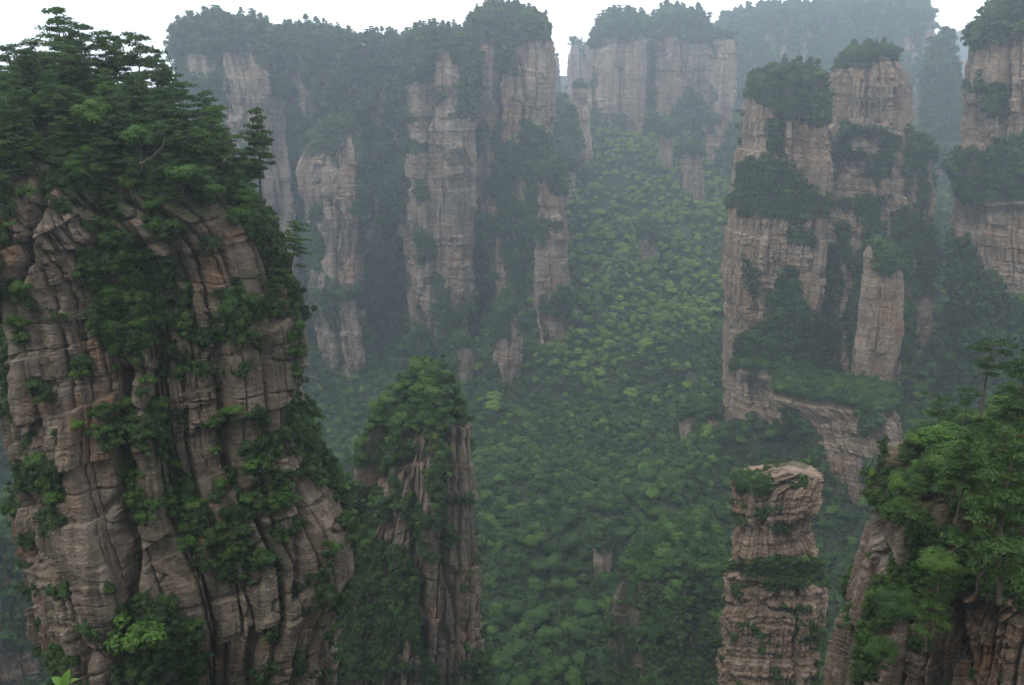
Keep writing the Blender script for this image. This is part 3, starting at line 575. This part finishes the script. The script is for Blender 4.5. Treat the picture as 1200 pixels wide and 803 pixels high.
def pine_parts(seed, tufts, size, form='tall', lean=0.0):
    """unit pine 1 m tall: bare lower trunk, flat tiers of needles"""
    rng = np.random.default_rng(seed); P = []; Nn = []; L = []
    bx_, by_ = rng.normal(0, .025, 2); ax = lambda z: np.array([bx_*math.sin(z*3)+lean*z*z, by_*math.sin(z*2.4), z])
    tr = [tube([ax(z)-[0, 0, .04 if z == 0 else 0] for z in np.linspace(0, .98, 9)], np.linspace(.0145, .003, 9), 6)]
    if form == 'tall': zb, nt_, Rm = .34, 10, .22
    elif form == 'flat': zb, nt_, Rm = .62, 5, .34
    else: zb, nt_, Rm = .20, 12, .27
    for i, z in enumerate(np.linspace(zb, .97, nt_)):
        z = z + rng.normal(0, .012); f = max(0.0, (z-zb)/(1-zb))
        Lr = Rm*(1-0.75*f**1.6)*(0.75+.25*min(1, f*3)) if form != 'flat' else Rm*(1-.5*f**3)*(.55+.45*f)
        nbr = int(rng.integers(3, 6)); a0 = rng.random()*6.28
        for j in range(nbr):
            if rng.random() < .22 and f < .8: continue
            a = a0 + j*6.283/nbr + rng.normal(0, .3); l = Lr*rng.uniform(.55, 1.2); up = rng.uniform(-.04, .22)
            b0 = ax(max(.1, z+rng.normal(0, .022))); b1 = b0 + np.array([math.cos(a)*l, math.sin(a)*l, l*up])
            mid = (b0+b1)/2 + [0, 0, -.01+.02*rng.random()]
            tr.append(tube([b0, mid, b1], [.0055, .004, .0015], 4))
            for q in range(int(1+l/Rm*2.4)):
                tt = rng.uniform(.3, 1.05); c = b0+(b1-b0)*tt; pr_ = (.030+.050*(1-abs(tt-.7)))*(.6+.7*rng.random()); c = c + np.array([rng.normal()*.35, rng.normal()*.35, 0])*pr_
                n = int(tufts*rng.uniform(.7, 1.3)); ang = rng.random(n)*6.283; rad = np.sqrt(rng.random(n))*pr_
                P.append(np.c_[c[0]+np.cos(ang)*rad, c[1]+np.sin(ang)*rad, c[2]+.012+rng.normal(size=n)*.009 + (pr_-rad)*.22])
                Nn.append(unit(np.c_[np.cos(ang)*rad/pr_, np.sin(ang)*rad/pr_, np.ones(n)*.7]+rng.normal(size=(n, 3))*.5)); L.append(np.repeat(rng.uniform(0, 1)*.5+.5*rng.random(n), 4))
    V, Q = leaves_mesh(np.vstack(P), np.vstack(Nn), size, asp=2.4, rng=rng)
    return (V, Q, np.concatenate(L)), merge(tr)
def crown_trunk(nm, parts, leafmat):
    (V, Q, lf), (tv, tq) = parts
    return np_mesh(nm+'_crown', V, Q, {'lf': lf}, [leafmat]), np_mesh(nm+'_trunk', tv, tq, None, [M['bark']], smooth=True)
def whole(nm, parts, leafmat):
    (V, Q, lf), (tv, tq) = parts
    return np_mesh(nm, np.vstack([V, tv]), np.vstack([Q, tq+len(V)]), {'lf': np.r_[lf, np.zeros(len(tv))]}, [leafmat, M['bark']], mi=np.r_[np.zeros(len(Q)), np.ones(len(tq))])
LIB = {'broad': {}, 'pine': {}, 'shrub': {}}
# detail levels for the trees that stand alone
LIB['broad']['near'] = [crown_trunk('tree_near', broad_parts(100+i, 6500, .026, 2.8), M['leaf']) for i in range(5)]
LIB['broad']['mid'] = [crown_trunk('tree_mid', broad_parts(120+i, 2200, .044, 1.5), M['leaf']) for i in range(6)]
LIB['broad']['bright'] = [crown_trunk('tree_bright', broad_parts(140+i, 3200, .036, 2), M['bright']) for i in range(2)]
LIB['pine']['near'] = [crown_trunk('pine_near', pine_parts(200+i, 85, .0145, ['tall', 'tall', 'bushy', 'tall', 'bushy', 'flat'][i]), M['pine']) for i in range(6)]
LIB['pine']['mid'] = [crown_trunk('pine_mid', pine_parts(220+i, 16, .040, ['tall', 'bushy', 'tall', 'flat'][i]), M['pine']) for i in range(4)]
LIB['shrub']['near'] = [whole('shrub_near', shrub_parts(300+i, 1500, .10), M['bush']) for i in range(5)]
LIB['shrub']['bright'] = [whole('shrub_bright', shrub_parts(340+i, 1100, .12), M['bright']) for i in range(2)]
def protos(nm, fn, n, mat):
    col = bpy.data.collections.new(nm)
    for i in range(n):
        me = whole(nm, fn(i), mat); o = bpy.data.objects.new(nm, me); col.objects.link(o)
    return col
PC = {'broad': protos('forest_tree', lambda i: broad_parts(400+i, [760, 640, 900, 700][i % 4], [.066, .078, .056, .070][i % 4], [1, .6, 1.8, 1][i % 4]), 4, M['leaf']),
      'pine': protos('forest_pine', lambda i: pine_parts(430+i, 5, .07, ['tall', 'bushy'][i % 2]), 4, M['pine']),
      'shrub': protos('forest_shrub', lambda i: shrub_parts(460+i, 200, .24), 6, M['bush']),
      'lit_lime': protos('forest_lime_tree', lambda i: broad_parts(480+i, 680, .072, [1, 1.6][i % 2]), 4, M['lit_lime'])}  # last kind: tree models with the sunlight painted into their leaves
def scatter_group(cols):
    """instances the models of three kinds on the points of a mesh: attributes kind, variant, size, turn"""
    g = bpy.data.node_groups.new('planting', 'GeometryNodeTree')
    g.interface.new_socket('Geometry', in_out='INPUT', socket_type='NodeSocketGeometry')
    g.interface.new_socket('Geometry', in_out='OUTPUT', socket_type='NodeSocketGeometry')
    gi = g.nodes.new('NodeGroupInput'); go = g.nodes.new('NodeGroupOutput'); jn = g.nodes.new('GeometryNodeJoinGeometry')
    def attr(nm, ty='FLOAT'):
        a = g.nodes.new('GeometryNodeInputNamedAttribute'); a.data_type = ty; a.inputs['Name'].default_value = nm
        return a.outputs['Attribute']
    for ki, (k, col) in enumerate(cols.items()):
        ci = g.nodes.new('GeometryNodeCollectionInfo'); ci.inputs['Collection'].default_value = col
        ci.inputs['Separate Children'].default_value = True; ci.inputs['Reset Children'].default_value = True
        ip = g.nodes.new('GeometryNodeInstanceOnPoints'); ip.inputs['Pick Instance'].default_value = True
        cmp_ = g.nodes.new('FunctionNodeCompare'); cmp_.data_type = 'INT'; cmp_.operation = 'EQUAL'
        g.links.new(attr('kind', 'INT'), cmp_.inputs[2]); cmp_.inputs[3].default_value = ki
        g.links.new(gi.outputs[0], ip.inputs['Points']); g.links.new(cmp_.outputs[0], ip.inputs['Selection'])
        g.links.new(ci.outputs[0], ip.inputs['Instance']); g.links.new(attr('variant', 'INT'), ip.inputs['Instance Index'])
        g.links.new(attr('turn', 'FLOAT_VECTOR'), ip.inputs['Rotation']); g.links.new(attr('size', 'FLOAT_VECTOR'), ip.inputs['Scale'])
        g.links.new(ip.outputs[0], jn.inputs[0])
    g.links.new(jn.outputs[0], go.inputs[0])
    return g
GN = scatter_group(PC)
PN = {'broad': protos('near_tree', lambda i: broad_parts(500+i, 1500, .055, 1.5), 4, M['leaf']), 'pine': protos('near_pine', lambda i: pine_parts(530+i, 18, .035, ['tall', 'bushy'][i % 2]), 4, M['pine']), 'shrub': protos('near_shrub', lambda i: shrub_parts(560+i, 800, .13), 6, M['bush'])}
GNN = scatter_group(PN)
KIDX = {'broad': 0, 'pine': 1, 'shrub': 2, 'lit_lime': 3, 'under': 2}; NV = {'broad': 4, 'pine': 4, 'shrub': 6, 'lit_lime': 4, 'under': 6}
def stuff(name, label, cat, items, seed, gn=None):
    rng = np.random.default_rng(seed); n = len(items)
    me = bpy.data.meshes.new(name); me.vertices.add(n)
    me.vertices.foreach_set('co', np.array([(i[1], i[2], i[3]) for i in items], np.float32).ravel())
    me.attributes.new('kind', 'INT', 'POINT').data.foreach_set('value', np.array([KIDX[i[0]] for i in items], np.int32))
    me.attributes.new('variant', 'INT', 'POINT').data.foreach_set('value', np.array([rng.integers(NV[i[0]]) for i in items], np.int32))
    h = np.array([i[4] for i in items]); wd = h*rng.uniform(.7, 1.25, n)
    me.attributes.new('size', 'FLOAT_VECTOR', 'POINT').data.foreach_set('vector', np.c_[wd, wd, h].astype(np.float32).ravel())
    me.attributes.new('turn', 'FLOAT_VECTOR', 'POINT').data.foreach_set('vector', np.c_[rng.normal(0, .07, n), rng.normal(0, .07, n), rng.random(n)*6.283].astype(np.float32).ravel())
    o = link(name, me); md = o.modifiers.new('planting', 'NODES'); md.node_group = gn or GN
    return tag(o, label, cat, kind='stuff')

# ------------------------------------------------------------------ valley forest
rng = np.random.default_rng(77)
stp = 5.6
fx, fy = np.meshgrid(np.arange(-900, 950, stp), np.arange(150, 1750, stp))
fx = (fx + rng.uniform(-.9, .9, fx.shape)*stp).ravel(); fy = (fy + rng.uniform(-.9, .9, fy.shape)*stp).ravel()
fz = terrain(fx, fy); ppx, ppy = proj(fx, fy, fz)
ok = (ppx > -160) & (ppx < 1360) & (ppy < 960) & (np.hypot(fx, fy) > 150)
keep = rng.random(fx.size) < np.clip(1.25-fy/2600, .4, 1)
ok &= keep
for cyy, zz, cx, hw, depth, hwm, ex, ca, sa_ in PILLARS:
    c = np.interp(fz, zz, cx); c2 = np.interp(fz, zz, cyy); ux, uy = fx-c, fy-c2; lx, ly = ux*ca-uy*sa_, ux*sa_+uy*ca; h = np.interp(fz, zz, hw); dg = depth*(.35+.65*h/hwm)
    ins = (np.abs(lx/h)**ex + np.abs(ly/dg)**ex < .93) & (fz < zz[-1]+3)
    ok &= ~ins
fx, fy, fz = fx[ok], fy[ok], fz[ok]
hs = np.where(rng.random(len(fx)) < .10, rng.uniform(10, 14, len(fx)), rng.uniform(4, 10, len(fx)))
fpx, fpy = proj(fx, fy, fz)
pl_ = np.where(inpoly(fpx+14*fbm(fx/40, fy/40, 0*fx, 21, 2), fpy+14*fbm(fx/40, fy/40, 9+0*fx, 22, 2), [(640,130),(840,150),(870,260),(840,400),(760,420),(700,470),(640,440),(645,260)]),   .78, .03+.10*(fbm(fx/60, fy/60, 0*fx, 23, 2) > .25))  # mostly the lit central slope, its sunlight put into the tree colour
for x, y, z, h, pl1 in zip(fx, fy, fz, hs, pl_):
    VEG.append(('lit_lime' if rng.random() < pl1 and y > 470 else 'pine' if rng.random() < .14 else 'broad', x, y, z-.6, h, 'valley'))

ux_, uy_ = np.meshgrid(np.arange(-700, 760, 5.0), np.arange(200, 1250, 5.0))
ux_ = (ux_ + rng.uniform(-.5, .5, ux_.shape)*5).ravel(); uy_ = (uy_ + rng.uniform(-.5, .5, uy_.shape)*5).ravel(); uz_ = terrain(ux_, uy_)
qx, qy = proj(ux_, uy_, uz_); ok = (qx > -60) & (qx < 1260) & (qy < 900) & (rng.random(ux_.size) < np.clip(1.5-uy_/900, .25, 1))
for x, y, z, r in zip(ux_[ok], uy_[ok], uz_[ok], rng.uniform(1.6, 3.6, ok.sum())):
    VEG.append(('under', x, y, z-.4, r*1.25, 'valley'))

# ------------------------------------------------------------------ which plants show largest
def showing(items):
    A = np.array([(i[1], i[2], i[3]+i[4]*.5) for i in items]); s = np.array([i[4] for i in items])
    px, py = proj(A[:, 0], A[:, 1], A[:, 2]); size = F*s/np.maximum(A[:, 1], 1)
    a = np.clip((py/2).astype(int), 0, 401); b = np.clip((px/2).astype(int), 0, 599)
    vis = (px > -5) & (px < 1205) & (py > -5) & (py < 808) & (A[:, 1] < ZB[a, b] + s*1.1 + 2)
    return px, py, size*vis
MAXN = 290
WHERE = {'left': 'massive left pillar', 'middle': 'narrow fin right of the massive pillar', 'small': 'small leaning pillar', 'right': 'near right cliff', 'midright': 'middle distance pillars', 'valley': 'valley', 'wall': 'long hazy wall', 'farright': 'pillar at the right picture edge', 'far': 'far mesas', 'horizon': 'horizon tableland', 'leftback': 'faint cliff at the left edge'}
def zone_words(region, px, py):
    if region == 'left':
        if py < 150: return 'on the summit crest of the massive left pillar', 'sky crest'
        if py < 290 and px < 120: return 'left on the cap of the massive left pillar', 'left summit slope'
        if py < 290 and px < 230: return 'inside the wooded cap of the massive left pillar', 'middle of the cap'
        if py < 330 and px >= 230: return 'on the right shoulder of the massive left pillar', 'right shoulder'
        if py < 440 and px < 60: return 'on the left rim of the massive left pillar', 'left rim'
        if py < 440: return 'below the cap of the massive left pillar', 'face below the cap'
        if px > 330: return 'along the right edge of the massive left pillar', 'right edge'
        if py < 620: return 'midway down the massive left pillar', 'middle of the face'
        return 'low on the dark face of the massive left pillar', 'foot of the face'
    if region == 'middle':
        if py < 530: return 'on top of the narrow fin beside the massive pillar', 'fin top'
        if px < 470: return 'on the left flank of the narrow fin', 'fin left flank'
        return 'on the right flank of the narrow fin', 'fin right flank'
    if region == 'small': return ('on the bare top of the small leaning pillar' if py < 610 else 'in the shrub belt of the small leaning pillar'), 'small pillar'
    if region == 'right':
        if py < 560: return 'on top of the near right cliff', 'cliff top'
        if px < 1090: return 'on the left ledge of the near right cliff', 'cliff ledge'
        return 'on the upper face of the near right cliff', 'cliff face'
    if region == 'valley':
        if px < 430: return 'in the valley shade left of the narrow fin', 'valley left'
        if px > 860: return 'in the valley below the right pillars', 'valley right'
        return ('near the lowest part of the valley floor' if py > 700 else 'on the lower valley floor below the rock stump'), 'valley floor'
    return 'on the '+WHERE[region], WHERE[region]
by = {}
rngv = np.random.default_rng(5)
REST = []
CNT = {}
def place_tree(kind, lod, x, y, z, h, label, group, rot=None, tilt=(0, 0), variant=None, wide=1.0):
    lib = LIB[kind][lod]; v = lib[int(rngv.integers(len(lib))) if variant is None else variant]
    rz = rngv.random()*6.283 if rot is None else rot
    nm = {'broad': 'broadleaf_tree', 'pine': 'pine_tree', 'shrub': 'shrub'}[kind]
    sw = h*wide*rngv.uniform(.92, 1.18)
    if kind == 'shrub':
        o = link(nm, v)
    else:
        o = bpy.data.objects.new(nm, None); C.objects.link(o); o.empty_display_size = .2
        link('crown', v[0], o); link('trunk', v[1], o)
    o.location = (x, y, z); o.scale = (sw, sw, h); o.rotation_euler = (tilt[0]+rngv.normal()*.03, tilt[1]+rngv.normal()*.03, rz)
    tag(o, label, {'broad': 'tree', 'pine': 'pine', 'shrub': 'shrub'}[kind], group)
    return o
ADJ = {'pine': ['tiered dark green pine', 'slim flat layered pine'], 'broad': ['round leafy tree', 'spreading leafy tree'], 'shrub': ['leafy green shrub', 'low green bush']}
REST += [i for i in VEG if i[0] in ('lit_lime', 'under')]
for kind in ('pine', 'broad', 'shrub'):
    its = [i for i in VEG if i[0] == kind]
    px, py, sz = showing(its)
    od = np.argsort(-sz); pick = [j for j in od[:MAXN] if sz[j] > 3]
    ps = set(pick)
    for j in pick:
        _, x, y, z, h, reg = its[j]
        wz, gz = zone_words(reg, px[j], py[j])
        lod = 'near' if sz[j] > (38 if kind != 'shrub' else 0) or reg in ('left', 'right') else 'mid'
        if kind == 'shrub': lod = 'near'
        bright = ''
        if kind != 'pine' and rngv.random() < .09: lod = 'bright'; bright = 'bright green '
        tall = 0 if h < 1e9 else 1
        base = {'pine': 'dark tiered pine', 'broad': 'round leafy tree', 'shrub': 'leafy bush'}[kind]
        if bright: base = base.replace('round leafy', 'leafy')
        place_tree(kind, lod, x, y, z, h, f'{bright}{base} {wz}', f'{bright}{base}s {wz}')
    REST += [its[j] for j in range(len(its)) if j not in ps]
def grp(f): return [i for i in REST if f(i[5])]
stuff('valley_forest', 'dense green forest filling the valley and its slopes', 'forest', grp(lambda r: r == 'valley'), 1)
stuff('wall_vegetation', 'trees and scrub clinging to the long hazy wall on the left', 'vegetation', grp(lambda r: r in ('wall', 'leftback')), 2)
stuff('pillar_vegetation', 'trees and scrub covering the middle distance pillars on the right', 'vegetation', grp(lambda r: r in ('midright', 'farright')), 3)
stuff('horizon_vegetation', 'blue hazy trees on the far mesas and pinnacles', 'vegetation', grp(lambda r: r in ('far', 'horizon')), 4)
stuff('undergrowth', 'small bushes filling gaps on the near pillars and cliff', 'undergrowth', grp(lambda r: r in ('left', 'middle', 'small', 'right')), 5, GNN)

# ------------------------------------------------------------------ trees that stand out
def special(kind, lod, px, pyb, D, hpx, label, **kw):
    x, y, z = [float(v) for v in unproj(px, pyb, D)]
    return place_tree(kind, lod, x, y, z, hpx*D/F, label, None, **kw)

PL = [  # pines on the crest of the left pillar: base x, base y, distance, height in px, form, label
 (24,150,127,98,0,'tall pine farthest left on the crest of the massive pillar'),
 (52,152,122,104,1,'tall pine second from the left on the crest of the massive pillar'),
 (82,138,124,124,3,'tallest pine on the crest of the massive pillar, highest tip of the summit'),
 (104,136,121,108,0,'pine standing just right of the tallest pine on the summit crest'),
 (128,140,124,104,1,'slender pine in the middle of the summit crest against the sky'),
 (147,146,126,102,3,'bare stemmed pine right of the middle of the summit crest'),
 (172,156,122,116,0,'layered pine with thick tiers at the right end of the open crest'),
 (188,160,127,104,1,'pine with a pointed tip where the crest begins to fall to the right'),
 (-6,168,122,104,3,'pine cut by the left picture edge on the massive pillar'),
 (66,150,117,88,4,'bushy pine in front of the tallest pine on the crest'),
 (210,182,122,106,2,'broad bushy pine at the top of the right shoulder'),
 (228,200,120,104,4,'broad pine with drooping tiers on the right shoulder'),
 (246,205,124,102,2,'wide pine whose tiers step down the right shoulder'),
 (262,222,120,100,4,'dark wide pine midway down the right shoulder'),
 (266,236,124,92,2,'pine low on the right shoulder left of the lone pine'),
 (236,236,113,92,0,'pine with visible trunk inside the right shoulder'),
 (282,262,119,70,4,'low bushy pine under the lone pine'),
 (200,206,112,92,2,'bushy pine in front of the right end of the crest'),
 (150,190,110,82,4,'bushy pine low in front of the crest middle'),
 (110,180,110,72,2,'low bushy pine below the tallest pine'),
 (40,196,110,78,4,'bushy pine low on the left part of the cap')]
for px, pb, D, hp, v, lab in PL: special('pine', 'near', px, pb+7, D, hp*.97, lab, variant=v, wide=1.0)
special('pine', 'near', 306, 246, 122, 112, 'lone slim pine leaning out on the right end of the massive pillar', variant=3, tilt=(0, .07), wide=.85)
special('pine', 'near', 338, 326, 119, 66, 'dark spreading pine overhanging the right rim of the massive pillar', variant=4, tilt=(0, .22), wide=1.15)
special('broad', 'near', 116, 178, 108, 60, 'rounded bluish green tree in the middle of the wooded cap', variant=1)
special('broad', 'bright', 166, 196, 106, 52, 'bright green narrow tree in the centre of the wooded cap', variant=0, wide=.8)
special('broad', 'bright', 215, 232, 107, 46, 'bright yellow green tree on the right half of the cap', variant=1)
special('shrub', 'bright', 168, 752, 98, 46, 'large bright green bush low on the massive pillar beside the dark gully', wide=1.0)
# near right cliff: its pines and leafy trees
PR = [(1150,486,74,92,5,1.25,'flat topped pine with long bare trunk on the near right cliff'),
 (1092,520,76,62,5,1.35,'small flat pine leaning left at the edge of the near right cliff'),
 (1128,500,82,50,5,1.1,'little pine low behind the flat topped pine'),
 (1185,560,66,150,4,1.0,'broad dark pine at the right edge behind the flat topped pine'),
 (1172,700,58,240,2,.9,'largest near pine with dark trunk at the right picture edge'),
 (1215,520,70,150,0,1.0,'pine cut by the right picture edge above the near cliff'),
 (1120,610,64,120,4,1.1,'bushy pine over the left shoulder of the near right cliff'),
 (1068,606,72,58,2,1.2,'low dark pine tuft on the left rim of the near right cliff'),
 (1085,760,66,110,4,1.0,'dense small pine on the ledge of the near right cliff')]
for px, pb, D, hp, v, wd, lab in PR: special('pine', 'near', px, pb, D, hp, lab, variant=v, wide=wd)
for px, pb, D, hp, lod, v, lab in [(1100,556,70,74,'bright',0,'bright green leafy tree behind the small flat pine'), (1115,590,67,90,'near',1,'leafy tree on the left shoulder among the near pines'), (1150,640,64,90,'near',2,'leafy tree at the centre of the near right thicket'),
   (1050,740,70,70,'near',0,'leafy tree on the left ledge of the near right cliff'), (1030,790,70,60,'near',3,'leafy tree lowest on the left ledge of the near right cliff'), (1100,690,64,64,'near',4,'leafy tree standing above the brown face of the near cliff'), (1195,640,60,100,'near',1,'leafy tree at the right edge among the near pines')]:
    special('broad', lod, px, pb, D, hp, lab, variant=v)
def branch(name, pts, rad, label, cat, mat='dead'):
    P = [np.array([float(v) for v in unproj(a, b, D)]) for a, b, D in pts]
    P2 = []
    for i in range(len(P)-1):
        for q in (0, .33, .66): P2.append(P[i]*(1-q)+P[i+1]*q + rs.normal(0, rad*.5, 3))
    P2.append(P[-1]); V, Q = tube(P2, np.linspace(rad, rad*.35, len(P2)), 7)
    base = P2[0]; me = np_mesh(name, V-base, Q, None, [M[mat]], smooth=True); o = link(name, me); o.location = base; return tag(o, label, cat)
branch('dead_branch', [(163,192,103),(178,184,102.5),(190,172,102),(194,160,102)], .07, 'curved bare grey branch in the middle of the wooded cap', 'dead branch')
branch('dead_branch', [(1142,700,60),(1150,672,59),(1172,655,58.5),(1190,625,58)], .12, 'bent bare branch over the brown face of the near right cliff', 'dead branch', 'bark')
branch('tree_root', [(1150,672,59.5),(1160,690,60),(1158,712,60.5)], .07, 'thin bare root hanging below the bent branch on the near right cliff', 'root', 'bark')
# a sapling on the slope below the viewpoint: only its top leaves reach the picture
tx, ty, tz = [float(v) for v in unproj(74, 806, 2.2)]
gz = float(terrain(np.array([tx]), np.array([ty]))[0])
sap = bpy.data.objects.new('sapling', None); C.objects.link(sap); sap.location = (tx, ty, gz); tag(sap, 'tip of a sapling with fresh light green leaves at the bottom left corner', 'sapling')
H0 = tz-gz
V, Q = tube([(0, 0, -.1), (.05, .02, H0*.3), (-.03, .03, H0*.7), (0, 0, H0)], [.02, .015, .008, .002], 6); link('stem', np_mesh('stem', V, Q, None, [M['bark']], smooth=True), sap)
def leaf_blade(L, W):
    n = 7; t_ = np.linspace(0, 1, n); wv = W*np.sin(t_**.8*math.pi)**.8*.5; V = []
    for a, b_ in zip(t_, wv): V += [(a*L, -b_, .10*L*math.sin(a*2.6)+b_*.35), (a*L, 0, .10*L*math.sin(a*2.6)), (a*L, b_, .10*L*math.sin(a*2.6)+b_*.35)]
    ii = np.arange(n*3).reshape(n, 3); Q = np.vstack([np.stack([ii[:-1, k], ii[1:, k], ii[1:, k+1], ii[:-1, k+1]], -1) for k in (0, 1)])
    return np.array(V), Q
LV, LQ = leaf_blade(.052, .026)
lm = np_mesh('leaf', LV, LQ, {'lf': np.full(len(LV), .9)}, [M['bright']], smooth=True)
for k in range(16):
    o = link('leaf', lm, sap); a = k*2.4; up = 0 if k < 3 else -k*.06
    o.location = (0.0, 0.0, H0+up-.004); o.rotation_euler = (rs.normal()*.2, [-.5, -.3, -.9][k % 3], [0.1, 2.6, 1.2][k] if k < 3 else a); o.scale = (1.1,)*3

# ------------------------------------------------------------------ haze
x0, x1, y0, y1, z0, z1 = -2700, 2700, -260, 2950, -330, 165
V = np.array([(x, y, z) for z in (z0, z1) for y in (y0, y1) for x in (x0, x1)], float)
Q = np.array([(0, 2, 3, 1), (4, 5, 7, 6), (0, 1, 5, 4), (2, 6, 7, 3), (0, 4, 6, 2), (1, 3, 7, 5)])
hm = bpy.data.materials.new('haze'); hm.use_nodes = True; ht = hm.node_tree; ht.nodes.clear()
ho = ht.nodes.new('ShaderNodeOutputMaterial'); hv = ht.nodes.new('ShaderNodeVolumePrincipled')
hv.inputs['Color'].default_value = (0.74, 0.87, 1.0, 1); hv.inputs['Density'].default_value = HAZE; hv.inputs['Anisotropy'].default_value = 0.58
ht.links.new(hv.outputs[0], ho.inputs['Volume'])
tag(link('haze', np_mesh('haze', V, Q, mats=[hm])), 'pale blue mist filling the whole valley', 'haze', kind='stuff')
print('PLANTS', len(VEG), 'objects', len(bpy.data.objects), 'terrain z', GZ.min(), GZ.max())
